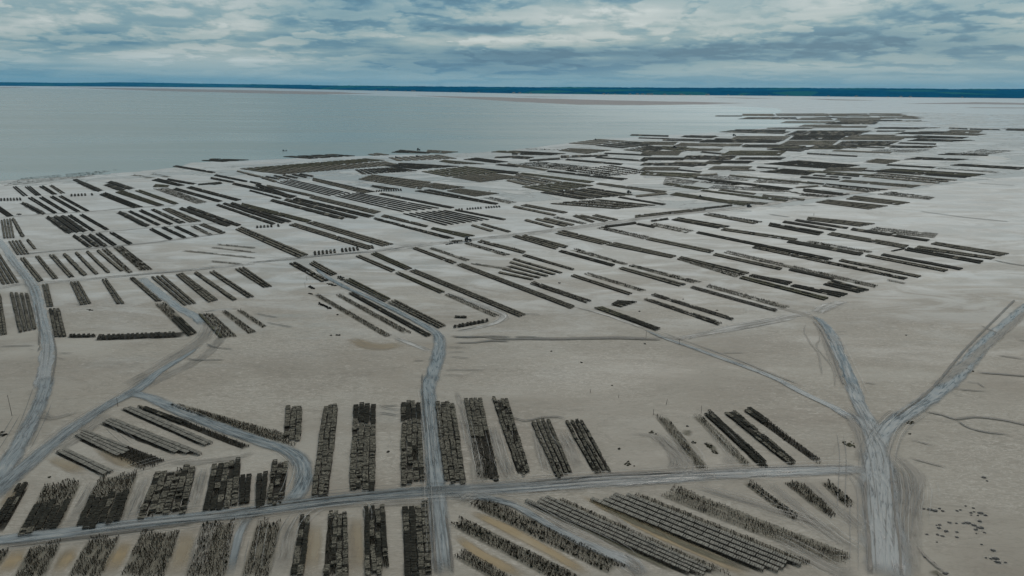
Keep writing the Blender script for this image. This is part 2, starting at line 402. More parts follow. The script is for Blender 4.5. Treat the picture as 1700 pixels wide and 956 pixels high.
for name, reg, mat, s in [
  # ochre lanes between the beds at the bottom
  ('algae_film', 'A', OC, '105 800 4.5 60 880 5 0 980 5.5'),
  ('algae_film', 'A', OC, '365 790 4 330 870 4.5 265 980 5'),
  ('algae_film', 'A', OC, '650 755 4 600 850 4.5 535 980 5'),
  ('algae_film', 'A', OC2, '955 700 4 920 830 4.5 870 980 5'),
  ('algae_film', 'A', OC2, '235 350 3 330 400 4 440 450 3'),
  ('algae_film', 'A', OC2, '110 470 3 60 560 4 20 640 4'),
  ('algae_film', 'A', OC2, '470 300 3 600 380 4 720 420 3'),
  ('algae_film', 'B', OC2, '300 670 4 285 800 4.5 270 980 5'),
  ('algae_film', 'B', OC2, '500 640 3.5 505 800 4 510 980 4'),
  ('algae_film', 'B', OC, '1060 625 2.5 1280 730 3.5 1500 850 3.5 1700 960 3'),
  ('algae_film', 'B', OC, '990 745 2.5 1120 840 3.5 1380 980 3.5'),
  ('algae_film', 'C', OC, '330 545 2 620 690 3.5 900 820 4 1230 965 4'),
  ('algae_film', 'C', DK, '400 590 1.5 700 725 2.2 950 835 2.5 1250 945 2.2'),
  ('algae_film', 'C', DK, '60 590 1.2 400 740 1.8 640 855 2 860 955 2'),
  ('algae_film', 'm', DK, '730 425 3 800 445 4.5 865 460 3'),
  ('algae_film', 'm', DK, '960 520 1.5 1030 580 2.5 1100 670 1.6'),
  ('algae_film', 'F', OC2, '600 640 5 800 700 9 1000 680 6'),
  ('algae_film', 'D', DK, '640 560 2 665 585 3 690 610 2'),
  ('algae_film', 'D', DK, '700 720 1.5 710 745 3 715 770 1.5'),
  ('algae_film', 'D', DK, '820 960 2 850 945 3 880 975 2'),
  ('algae_film', 'D', DK, '600 380 3 625 430 4 640 500 2.5'),
  # faint lanes
  ('lane', 'E', RF, '-40 325 4 110 290 4.5 300 275 4.5 600 248 4.5 900 222 4.5 1200 195 5 1450 172 5 1700 150 5'),
  ('lane', 'F', RF, '-60 145 5 120 128 5 260 112 6 480 90 6 760 68 6 1000 30 6 1200 8 5'),
  ('lane', 'p', RF, '640 417 7 720 405 7.5 790 397 8 870 388 8.5 950 378 9 1030 367 9.5 1100 358 11 1180 350 13 1260 341 15 1330 330 16 1420 320 16 1560 303 14'),
  ('lane', 'I', RF, '0 360 3 300 340 4 600 322 4 900 296 5 1180 285 5'),
  ('lane', 'I', RF, '100 608 3.5 400 580 4 800 548 4.5 1150 510 4.5 1500 462 5'),
  ('lane', 'I', RF, '480 472 3 800 448 4 1000 430 4 1500 395 4'),
  ('lane', 'A', RD, '700 20 6 820 -40 6 1030 -150 5 1130 -260 5'),
  ('lane', 'E', RD, '1330 470 4 1380 560 5 1340 650 6 1180 760 7 980 890 8 820 970 9'),
  ('lane', 'E', RF, '1300 475 2 1450 455 3 1600 448 2.5'),
  ('lane', 'E', RT2, '930 240 5 1050 340 5 1180 440 5 1290 500 5 1340 560 3.5'),
  ('lane', 'F', RF, '1300 600 4 1450 575 4 1590 540 4 1640 490 4 1560 450 3 1240 340 2.5'),
  ('lane', 'F', RF, '600 345 2 350 360 1.5'),
  ('lane', 'F', RF, '900 632 3 1050 690 3.5 1180 740 3'),
  ('lane', 'G', RF, '1080 650 4 1300 610 4.5 1500 560 5 1693 525 5 1850 495 5 2000 470 5'),
  ('lane', 'G', RF, '1170 660 1.5 1200 632 2 1400 600 2.2 1693 548 2 1900 505 2'),
  ('lane', 'H', RD, '0 430 4 150 460 5 280 500 5 350 520 5'),
  ('lane', 'H', RF, '300 480 6 400 430 7 520 395 4'),
  ('lane', 'p', RD, '0 757 3 0 757 3'),
  ('lane', 'B', RD, '1000 20 2 1040 120 3 1090 300 4 1120 470 5 1110 510 5'),
  ('lane', 'B', RD, '1180 190 2.5 1220 300 4 1260 440 5 1330 510 5'),
  ('lane', 'C', RD, '110 200 4 150 320 4.5 200 460 4.5'),
  ('lane', 'C', RD, '240 220 4 290 320 4.5 340 450 4.5'),
  ('lane', 'C', RD, '560 250 1.5 700 250 3 800 330 4 830 400 5 790 440 5'),
  ('lane', 'm', RD, '480 430 3 620 570 4 780 700 5 860 800 6'),
  ('lane', 'm', RD, '1130 640 3 1210 700 5 1200 790 6'),
  ('lane', 'D', RD, '0 480 3 160 620 3.5 330 760 4 480 850 4'),
  ('lane', 'D', RD, '160 455 3 280 560 3 400 660 3.5 480 740 3'),
  ('lane', 'C', RD, '900 500 2 1100 560 3 1300 620 3 1560 700 3 1700 760 3'),
  ('lane', 'D', RD, '0 760 3 200 860 4 360 940 5 500 930 4'),
  ('lane', 'D', RD, '600 380 4 660 470 7 700 560 9 700 680 7 705 800 5 715 980 5'),
  ('lane', 'D', RD, '620 330 3 700 400 4 755 460 4 735 560 3.5 715 680 3'),
  ('lane', 'A', RD, '1090 640 3 1060 700 4 1000 850 5 960 980 5'),
  ('lane', 'B', RD, '190 660 4 160 760 4.5 110 980 5'),
  ('lane', 'B', RD, '880 640 3 820 590 3 600 600 3 560 620 2'),
  ('lane', 'C', RD, '470 620 2 640 760 2 800 850 2 900 980 2'),
  ('lane', 'A', RD, '470 480 2.5 430 560 3 340 720 3.5'),
  ('lane', 'A', RD, '830 390 3 1000 385 3.5 1200 360 3 1290 325 3'),
  ('lane', 'A', RD, '740 440 3 700 540 3.5 640 700 4'),
  ('lane', 'A', RD, '1030 400 2.5 1000 500 3.5 960 650 4'),
  # the long straight thin track
  ('track', 'G', RF, '400 430 2.5 650 500 2.8 900 590 3'),
  ('track', 'G', RT, '860 580 1.6 1000 640 2.6 1200 710 3 1450 800 3.2 1693 890 3.4 1830 955 3.5 1900 992 3.5'),
  ('track', 'D', RT, '60 -22 2.5 110 4 3.6 220 60 3.8 330 112 4.2 420 165 5 520 230 6'),
  # fork track and left tracks
  ('track', 'E', RT2, '-20 -20 4 30 40 5 90 130 6 170 230 7 225 310 7.5 255 420 7.5 285 540 7.5 310 640 7.5 315 740 8 300 840 8 280 940 8 262 990 7.5'),
  ('track', 'A', RT, '238 -50 7 225 20 7 190 120 7 130 240 7.5 60 360 8 -20 480 8 -80 560 8'),
  ('track', 'A', RT, '1010 -200 1.5 960 -165 2.5 895 -125 3.5 790 -60 4.5 690 20 6.5 560 90 7 430 170 7 330 240 7.5 220 330 7.5 100 430 8 0 520 8 -80 600 8'),
  ('track', 'A', RT, '620 30 5 760 65 5.5 900 130 5.5 1050 190 5.5 1200 245 5.5 1330 290 5.5 1430 320 5.5 1500 370 6 1530 430 6 1520 500 6 1480 560 6 1430 600 6'),
  ('track', 'A', RD, '200 120 4 250 165 5 330 150 4 420 130 3'),
  ('track', 'A', RD, '560 130 5 470 200 6 380 270 6 250 350 5'),
  # side track below the long one
  ('track', 'A', RD, '1330 610 4 1250 650 5 1210 720 5.5 1180 800 5.5 1150 980 5.5'),
  ('track', 'A', RT2, '1260 650 2 1215 720 2.5 1190 800 2.5 1150 980 2'),
  # the far-right pair and the upper right track
  ('track', 'H', RT2, '290 490 3 360 540 5 420 620 6 460 720 6.5 510 830 7 560 950 7 600 1060 7 640 1140 7'),
  ('track', 'H', RD, '300 520 3 350 600 3 400 740 3 470 900 3 500 960 2'),
  ('track', 'D', RT, '400 -20 5 440 60 5.5 480 140 6 520 200 6 560 260 6'),
  ('track', 'H', RD, '250 545 1 240 600 1.2 290 690 1.3 330 740 1.2 350 850 1.2 360 900 1'),
  ('track', 'H', RD, '340 590 1 340 660 1.2 320 700 1.2 400 800 1.3 440 880 1.2 440 980 1'),
  ('track', 'D', RT, '1330 -420 7 1200 -310 8 1060 -180 8.5 940 -40 8.5 820 60 8.5 700 140 8.5 600 210 8 560 280 8 560 340 8'),
  ('track', 'H', RD, '1760 430 4 1500 650 5 1300 820 5 1100 960 5'),
  # main tracks
  ('track', 'D', RT, '430 130 6 490 200 7 530 290 9 545 380 11 555 480 12 565 600 12 575 700 12 590 800 12 600 900 12.5 600 1000 12.5'),
  ('track', 'D', RD, '380 130 3 440 210 4 470 300 4 440 390 4'),
  ('track', 'p', RT, '-60 905 4.5 0 897 5 100 886 5.5 200 873 5.5 300 862 5.5 400 852 6 500 838 6 600 826 6 700 817 6 800 813 6.5 900 808 7.5 1000 799 8.5 1100 794 8 1200 788 7 1300 783 6.5 1400 780 6 1450 780 5'),
  ('track', 'p', RT2, '930 806 2 980 800 6 1080 796 6.5 1150 791 5 1200 789 2'),
  ('track', 'p', RT2, '150 881 2 250 868 3.5 330 860 3 400 853 2'),
  ('track', 'F', RT, '390 180 2.4 470 240 3.2 600 310 3.4 800 400 3.6 1000 500 4 1130 570 4.6 1200 620 5.5 1215 680 6.5 1205 760 6.8 1175 860 6.8 1155 960 6.8'),
  ('track', 'B', RT, '885 -60 6.5 866 0 6.5 870 120 6.3 880 250 6.2 895 400 6.2 905 520 6.5 915 650 6 930 800 6 940 980 6'),
  ('track', 'B', RT2, '905 500 4 905 640 2.2 915 800 1.6 930 980 1.6'),
  ('track', 'B', RT, '930 560 4 1100 560 3.5 1286 600 3 1430 680 2.8 1600 770 3 1780 850 4 1900 900 5 1960 980 5'),
  ('track', 'C', RD, '560 870 3 620 900 4 640 980 4'),
  ('lane', 'B', RD, '1000 590 3 1060 560 4 1150 530 4'),
]:
    if s.startswith('0 757'): continue
    ribbon(name, reg, s, mat)

# thin dark creeks, drag marks and tyre ruts
zc_ = .30
V, F, U1, U2 = [], [], [], []
k_ = 0
for reg, s in [
  ('D', '770 128 .8 880 150 1.0 940 170 1.1 1040 160 1.2 1180 175 1.2 1300 200 1.3 1400 215 1'),
  ('D', '940 170 .7 1000 210 .8 1090 235 .8 1230 250 .6'),
  ('D', '700 270 .5 780 290 .6 850 308 .5'), ('D', '690 360 .5 760 378 .6 850 402 .6 910 416 .4'),
  ('D', '740 800 .5 790 860 .6 850 915 .7 900 945 .6'), ('D', '930 18 .6 1050 28 .7 1120 32 .5'), ('D', '900 36 .4 1000 55 .4'),
  ('D', '1040 -20 .5 1100 20 .5'), ('D', '490 470 .5 488 600 .7 505 760 .8 515 960 .9'), ('D', '612 400 .4 630 600 .5 660 800 .5 668 960 .5'),
  ('p', '0 909 .5 150 892 .6 330 868 .5'), ('p', '330 858 .4 520 832 .5 700 812 .5'), ('p', '870 803 .4 960 793 .6 1060 789 .6 1140 786 .5'), ('p', '1150 783 .4 1260 777 .5 1420 774 .5'),
  ('B', '835 -60 .4 838 60 .5 858 250 .4'), ('B', '878 560 .5 892 760 .6 905 960 .6'), ('B', '950 640 .4 975 800 .5 990 960 .5'), ('E', '235 420 .5 262 560 .6 258 700 .5'), ('E', '345 600 .4 372 740 .5 350 900 .5 330 960 .5'),
  ('D', '1240 -430 .8 1000 -190 .8 820 20 .9 640 160 .8'), ('H', '330 560 .5 400 700 .6 470 880 .6 500 960 .5'), ('G', '1000 610 .4 1250 700 .5 1500 790 .6 1693 870 .6 1900 950 .6'),
  ('I', '0 364 .5 300 344 .5 600 326 .5 900 300 .5'), ('I', '110 612 .5 400 585 .5 800 552 .5 1150 514 .5 1500 467 .5'), ('E', '200 300 .4 600 258 .5 1000 220 .5 1400 185 .5'), ('F', '0 148 .4 260 120 .5 520 92 .6 800 70 .6 1000 38 .5'),
  ('p', '800 399 .5 900 388 .5 1000 374 .6 1100 361 .6'), ('F', '1300 640 .8 1450 634 .9 1600 646 .9 1690 648 .9'),
  ('H', '1630 655 .8 1760 670 .8'), ('H', '1500 755 .7 1600 770 .8 1720 790 .8'), ('H', '1370 872 1 1500 880 1.1 1600 888 1.1 1760 900 1'),
  ('H', '1400 560 .6 1530 618 .8'), ('H', '1290 930 .7 1400 945 .7'), ('H', '1480 125 1.5 1600 150 1.6 1760 175 1.5'),
  ('G', '-160 648 1.3 0 652 1.5 100 650 1.6 300 652 1.6 500 648 1.6 700 645 1.8 850 650 1.8 1000 655 1.5'),
  ('G', '0 640 .8 100 636 1 250 645 .8 500 640 1 700 638 1 900 645 1'),
  ('F', '1280 630 1 1400 640 1 1550 632 1 1700 640 1'), ('F', '1300 675 .7 1440 675 1 1560 662 1.3 1690 668 1'),
  ('E', '-20 702 .5 120 696 .6 245 695 .6'), ('E', '180 780 .4 250 768 .5'), ('E', '370 745 .5 500 745 .5'), ('E', '360 775 .5 440 785 .5'),
  ('E', '360 880 .4 440 868 .4'), ('E', '1360 680 .5 1420 705 .6 1560 722 .5'), ('E', '1220 775 .5 1300 790 .6 1500 788 .5'), ('E', '480 430 .8 600 418 .6'),
  ('E', '270 690 .4 250 740 .6'), ('F', '1015 795 .5 1135 795 .5'), ('F', '-10 480 .5 150 510 .6'), ('F', '60 540 .5 250 575 .6'),
  ('F', '1250 705 .4 1420 708 .4'), ('F', '1250 740 .4 1400 735 .4'), ('F', '1260 765 .4 1430 780 .4'), ('F', '1230 855 .4 1530 858 .4'), ('F', '1210 890 .4 1400 892 .4'),
  ('B', '600 100 .5 660 105 .6 735 100 .5'), ('B', '600 140 .5 640 142 .5 730 155 .6'), ('B', '610 102 .4 670 120 .4 740 122 .4'),
  ('C', '-20 155 .5 60 178 .7 110 172 .7 150 162 .7 230 160 .6 280 172 .6'), ('C', '-240 205 .5 -160 200 .8 -120 210 .6'),
  ('m', '0 845 .6 300 830 .9 680 828 .9'), ('C', '260 490 .5 380 460 .8 520 445 .8 840 440 .6'),
  ('H', '430 600 .4 520 605 .5'), ('H', '430 690 .4 550 695 .5'), ('H', '500 768 .5 560 775 .6'), ('H', '600 935 .5 740 950 .6'), ('H', '440 620 .4 520 628 .5'),
  ('G', '1370 742 .5 1550 740 .5'), ('G', '20 480 .5 200 490 .5'), ('G', '800 650 .5 1000 640 .5 1150 660 .8'),
  ('A', '590 105 .3 600 100 .3'), ('A', '40 243 .4 110 236 .4'), ('E', '180 715 .4 240 730 .4'), ('L', '1000 760 1.5 1300 800 1.8 1600 830 1.8'), ('L', '1320 540 2 1500 555 2'), ('L', '1380 575 2 1640 590 2'),
  ('L', '200 720 1.5 330 725 1.6'), ('L', '0 780 2 150 800 2'),
]:
    k_ += 1; ribbon_mesh(gpts(reg, s), zc_ + .0015 * k_, V, F, U1, U2, 1.5, 1.6, 3.0)
o = mesh_obj('drainage_creeks', V, F, CR); uv_layers(o, U1, U2); tag(o, kind='structure')

# tyre ruts that wander in and beside the tracks
rutd = streak_mat('dark rut', [(.2, (.045, .048, .046)), (.5, (.075, .078, .074)), (.8, (.12, .12, .11))], .3, .6, .75, (.3, .5), 2, .35)
rutl = streak_mat('pale rut', [(.2, (.24, .235, .22)), (.5, (.32, .32, .305)), (.8, (.40, .40, .39))], .3, .6, .42, (.4, .6), 2, .35)
def ruts(paths, mat, name, z0):
    V, F, U1, U2 = [], [], [], []; k = 0
    for reg, s, n, spread in paths:
        g_ = gpts(reg, s)
        for _ in range(n):
            off = random.gauss(0, .42) * spread; ph = random.uniform(0, 6); am = random.uniform(.2, .9); sp = smooth_poly(g_, 6.0)
            a, b_ = sorted((random.random(), random.random()))
            if b_ - a < .25: a, b_ = max(0, a - .25), min(1, b_ + .25)
            sp = sp[int(a * len(sp)):max(int(b_ * len(sp)), int(a * len(sp)) + 3)]
            for gauge in (-.85, .85):
                q = []
                for i, p_ in enumerate(sp):
                    a_ = sp[max(0, i - 1)]; c_ = sp[min(len(sp) - 1, i + 1)]; d = c_[:2] - a_[:2]; d = d / (np.hypot(*d) + 1e-9)
                    e = off + gauge + am * math.sin(ph + i * .35)
                    q.append((p_[0] - d[1] * e, p_[1] + d[0] * e, .30))
                if len(q) > 1: k += 1; ribbon_mesh(q, z0 + .0008 * k, V, F, U1, U2, 3.0, 1.0)
    o = mesh_obj(name, V, F, mat); uv_layers(o, U1, U2); tag(o, kind='structure')
RUTS = [
  ('E', '-40 325 1 300 275 1 900 222 1 1700 150 1', 4, 1.6), ('F', '-60 145 1 260 112 1 760 68 1 1200 8 1', 5, 1.8),
  ('p', '720 405 1 870 388 1 1030 367 1 1180 350 1 1330 330 1', 6, 2.4), ('G', '1080 650 1 1500 560 1 2000 470 1', 4, 1.8), ('G', '1170 660 1 1400 600 1 1900 505 1', 3, 1.2),
  ('I', '100 608 1 800 548 1 1500 462 1', 3, 1.4), ('F', '1300 600 1 1590 540 1 1640 490 1 1240 340 1', 3, 1.5), ('A', '470 480 1 340 720 1', 2, 2), ('A', '740 440 1 640 700 1', 3, 2), ('A', '1030 400 1 960 650 1', 3, 2),
  ('C', '130 220 1 200 460 1', 3, 2), ('B', '1250 190 1 1300 480 1', 2, 1.5), ('m', '560 480 1 700 620 1 900 820 1', 4, 4), ('D', '620 330 1 740 470 1 720 700 1 715 980 1', 5, 4), ('D', '650 400 1 690 560 1 700 760 1', 5, 5),
  ('p', '-60 905 1 200 873 1 400 852 1 600 826 1 800 813 1 1000 799 1 1200 788 1 1440 780 1', 12, 4.5),
  ('D', '490 200 1 540 380 1 565 600 1 585 800 1 600 990 1', 9, 8), ('D', '690 420 1 710 560 1 700 700 1 710 980 1', 7, 6),
  ('D', '380 100 1 470 180 1 560 330 1 560 500 1', 5, 4), ('D', '820 50 1 640 190 1 570 330 1 560 450 1', 6, 6),
  ('D', '440 60 1 500 180 1 560 330 1', 4, 3), ('D', '180 440 1 400 430 1 500 520 1 520 700 1', 4, 5),
  ('A', '790 -60 1 560 90 1 330 240 1 100 430 1 -60 580 1', 8, 6), ('A', '240 -40 1 180 130 1 60 360 1 -60 540 1', 6, 6),
  ('A', '620 40 1 900 130 1 1200 245 1 1430 320 1 1530 430 1 1480 560 1', 7, 4), ('A', '1420 600 1 1250 650 1 1190 760 1 1150 980 1', 6, 4.5),
  ('B', '850 0 1 880 250 1 905 520 1 930 800 1 940 980 1', 8, 4), ('B', '940 560 1 1286 600 1 1600 770 1 1900 900 1', 6, 3.5),
  ('B', '1010 40 1 1060 200 1 1110 400 1 1130 510 1', 4, 2.5), ('B', '1190 200 1 1250 400 1 1330 510 1', 5, 3), ('B', '320 600 1 250 640 1 170 760 1 120 980 1', 6, 4),
  ('B', '200 640 1 480 610 1 560 650 1 500 980 1', 4, 3), ('B', '180 560 1 210 500 1 230 400 1 200 330 1', 4, 4), ('B', '1000 600 1 1100 540 1 1286 520 1', 6, 6),
  ('C', '240 230 1 300 330 1 340 460 1', 4, 4), ('C', '700 240 1 790 320 1 830 400 1 740 440 1', 7, 6), ('C', '980 200 1 1100 330 1 1160 420 1', 5, 6),
  ('C', '880 500 1 1200 590 1 1500 680 1 1740 780 1', 7, 7), ('D', '-40 470 1 160 620 1 330 760 1 480 850 1', 8, 6), ('D', '160 455 1 330 600 1 480 760 1', 5, 4),
  ('D', '0 760 1 200 860 1 360 940 1 500 930 1', 7, 6), ('C', '560 880 1 640 930 1 700 990 1', 7, 6), ('C', '0 600 1 300 720 1 560 850 1 640 960 1', 5, 3),
  ('A', '330 450 1 560 480 1 740 430 1 900 385 1 1200 350 1', 4, 6), ('A', '550 130 1 640 220 1 800 350 1', 3, 4), ('E', '1380 560 1 1340 650 1 1180 760 1 900 930 1', 6, 6),
  ('H', '300 480 1 400 430 1 520 400 1', 6, 8), ('H', '300 500 1 420 640 1 510 830 1 620 1100 1', 6, 5), ('F', '480 240 1 800 400 1 1130 570 1 1215 700 1 1140 960 1', 6, 3.5),
  ('E', '60 90 1 225 310 1 285 540 1 315 740 1 280 940 1', 6, 5), ('G', '860 580 1 1200 710 1 1700 893 1 2200 1075 1', 3, 2.2),
]
ruts([(a, b_, max(1, (2 * n) // 3), sp) for a, b_, n, sp in RUTS], rutd, 'tyre_ruts', .42)
ruts([(a, b_, max(1, n // 2), sp) for a, b_, n, sp in RUTS], rutl, 'tyre_ruts', .60)

# ---------------------------------------------------------------- sea
wm, t, b, o = new_mat('shallow silty sea')
pos = objpos(t)
wl = t.noise(t.scale(pos, (.0012, .006, 1)), 1.0, 4, .55, .3)
wf = t.noise(t.scale(pos, (.04, .25, 1)), 1.0, 4, .6)
wx = t.node('ShaderNodeSeparateXYZ', ins={0: pos}).outputs
sky_sheen = t.maprange(t.math('ADD', wx[0], t.math('MULTIPLY', t.math('SUBTRACT', wl, .5), 900)), -200, 1100)  # paler to the right: sky reflection painted into the sea colour
t.put(b.inputs['Base Color'], t.mix(sky_sheen, t.ramp(wl, [(.3, (.165, .215, .215)), (.7, (.21, .26, .255))]), (.46, .53, .545)))
t.put(b.inputs['Roughness'], t.maprange(wl, .3, .7, .22, .36)); b.inputs['IOR'].default_value = 1.33
bu = t.node('ShaderNodeBump', ins={'Strength': .10, 'Distance': .5, 'Height': wf}); t.l.new(bu.outputs[0], b.inputs['Normal'])
shore = [(-700, 360), (-400, 330), (-150, 309), (0, 300), (60, 297), (120, 293), (190, 288), (240, 283), (290, 278), (310, 271), (360, 268), (400, 267), (440, 266), (500, 262), (560, 259), (600, 259), (650, 257), (700, 256.5), (780, 254), (830, 251), (900, 243), (935, 238), (985, 232), (1020, 229), (1080, 226), (1150, 222), (1200, 219), (1260, 213), (1320, 208), (1380, 205), (1330, 202), (1290, 197), (1270, 194)]
back = [(1300, 186), (1290, 180), (1240, 177), (1200, 175), (1050, 172), (950, 169), (850, 165.5), (700, 161), (600, 158), (450, 154), (300, 151), (180, 149), (90, 147), (0, 146), (-200, 144), (-700, 139.5)]
def jag(pts, amp):
    res = []
    for (x0, y0), (x1, y1) in zip(pts, pts[1:]):
        n = max(1, int(abs(x1 - x0) / 14))
        for i in range(n):
            u_ = i / n; res.append((x0 + (x1 - x0) * u_ + random.uniform(-8, 8) * amp, y0 + (y1 - y0) * u_ + random.uniform(-.5, .5) * amp))
    res.append(pts[-1]); return res
def sheet(name, pts, z, mat, kind='structure'):
    vs = [tuple(P(x, y)[:2]) + (z,) for x, y in pts]
    from mathutils.geometry import tessellate_polygon
    tri = tessellate_polygon([[Vector(v) for v in vs]])
    fs = []
    for f in tri:
        a, b_, c_ = (Vector(vs[i]) for i in f)
        fs.append(tuple(f) if (b_ - a).cross(c_ - a).z > 0 else tuple(reversed(f)))
    return tag(mesh_obj(name, vs, fs, mat), kind=kind)
sheet('sea', jag(shore, 1) + jag(back, .4), .05, wm)
wm2, t, b, o = new_mat('film of water on flats')
b.inputs['Base Color'].default_value = (.36, .37, .36, 1); b.inputs['Roughness'].default_value = .34
pos = objpos(t); nn = t.noise(t.scale(pos, (.012, .02, 1)), 1.0, 5, .6, .8)
t.put(b.inputs['Alpha'], t.maprange(nn, .46, .56, 0, .85))
fringe = [(-300, 345), (0, 312), (150, 302), (300, 290), (420, 296), (640, 318), (800, 330), (1000, 345), (1100, 345), (1240, 352), (1400, 330), (1650, 296), (1900, 280), (1900, 200), (1700, 190), (1500, 186), (1400, 200), (1200, 221), (900, 245), (600, 262), (300, 280), (0, 302), (-300, 320)]
sheet('water_film', fringe, .012, wm2)
# far sand banks between the sea and the coast
bk = plain('far sand bank', (.215, .20, .20), .8, 0, .3)
for poly in [[(-60, 144.6), (55, 145.0), (30, 145.9), (-60, 145.6)],
             [(95, 144.9), (250, 146.8), (420, 149.6), (560, 152.6), (620, 155.5), (520, 156.6), (420, 154.6), (300, 151.6), (200, 148.6)],
             [(690, 158.6), (820, 161.2), (900, 163.4), (1000, 166), (1110, 168.3), (1240, 171), (1170, 173), (1060, 174.5), (960, 173.6), (860, 169), (760, 162.5)],
             [(1500, 172), (1620, 169.5), (1760, 172), (1740, 174.5), (1640, 173)], [(1600, 178), (1760, 178.8), (1760, 180), (1620, 179.3)],
             [(850, 159.8), (900, 160.2), (960, 161), (880, 161)], [(1330, 163.6), (1420, 165.5), (1460, 167), (1380, 166.3)], [(1180, 161.4), (1300, 163), (1240, 163.6)]]:
    sheet('sand_bank', jag(poly + [poly[0]], .35)[:-1], .12, bk)

# ---------------------------------------------------------------- far coast
hm, t, b, o = new_mat('wooded far coast')
pos = objpos(t)
ha = t.noise(t.scale(pos, (.0025, .0025, .02)), 1.0, 5, .65); hb = t.node('ShaderNodeTexVoronoi', ins={'Vector': t.scale(pos, (.0022, .003, .01)), 'Scale': 1.0}).outputs['Color']
hsep = t.node('ShaderNodeSeparateXYZ', ins={0: hb}).outputs[0]
c = t.ramp(ha, [(.35, (.0, .048, .110)), (.65, (.001, .078, .165))])  # blue of the hazy distance painted into the wooded slopes
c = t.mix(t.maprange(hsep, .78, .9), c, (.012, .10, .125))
t.put(b.inputs['Base Color'], c); b.inputs['Roughness'].default_value = 1; b.inputs['Specular IOR Level'].default_value = 0
from mathutils import noise as mnoise
def hills(name, prof, depth, seed, rough=5.0):
    V, F = [], []; pts = []
    for (x0, b0, t0), (x1, b1, t1) in zip(prof, prof[1:]):
        n = max(1, int((x1 - x0) / 2.0))
        for i in range(n):
            u_ = i / n; pts.append((x0 + (x1 - x0) * u_, b0 + (b1 - b0) * u_, t0 + (t1 - t0) * u_))
    cols = 9
    for (x, yb, yt) in pts:
        g0 = P(x, yb); dh = math.hypot(g0.x, g0.y); dr = Vector((g0.x / dh, g0.y / dh, 0))
        dt = dh + depth; e = ray(x, yt); H = CAMH + e.z / math.hypot(e.x, e.y) * dt
        for k in range(cols):
            u_ = k / (cols - 1) * 1.5
            h = H * (min(1, u_) ** .55 if u_ <= 1 else 1 - (u_ - 1) * 1.4)
            p_ = Vector((0, 0, 0)) + dr * (dh + depth * u_)
            h += rough * mnoise.fractal(Vector((p_.x / 420, p_.y / 420, seed)), 1, 2.2, 4) * min(1, u_ * 3)
            h += rough * .8 * mnoise.noise(Vector((p_.x / 45, p_.y / 45, seed))) * min(1, u_ * 3)
            V.append((p_.x, p_.y, max(h, 0) if k else -1))
    for i in range(len(pts) - 1):
        for k in range(cols - 1):
            a = i * cols + k; F.append((a, a + cols, a + cols + 1, a + 1))
    return tag(mesh_obj(name, V, F, hm), kind='structure')
hills('hills', [(-500, 139.0, 131.5), (0, 142.5, 136.0), (110, 143.3, 137.2), (200, 143.8, 136.2), (250, 144, 136.7), (330, 144.5, 138.3), (400, 145, 139.4), (520, 147, 140.5)], 2500, 1.0, 4)
hills('hills', [(55, 142.8, 142.4), (130, 143.3, 141.3), (250, 144.2, 141.7), (330, 144.8, 142.0), (410, 145.5, 142.2)], 900, 2.0, 3)
hills('hills', [(393, 145.2, 144.6), (399, 145.3, 140.0), (420, 145.8, 139.4), (520, 148.2, 141.2), (600, 150.0, 141.8), (720, 152.4, 142.8), (850, 155.0, 143.9), (1000, 156.6, 144.2), (1100, 157.6, 144.8), (1275, 158.9, 145.2), (1400, 160.4, 145.6), (1550, 161.8, 146.6), (1700, 163.2, 147.4), (2200, 169, 151)], 1300, 3.0, 5)
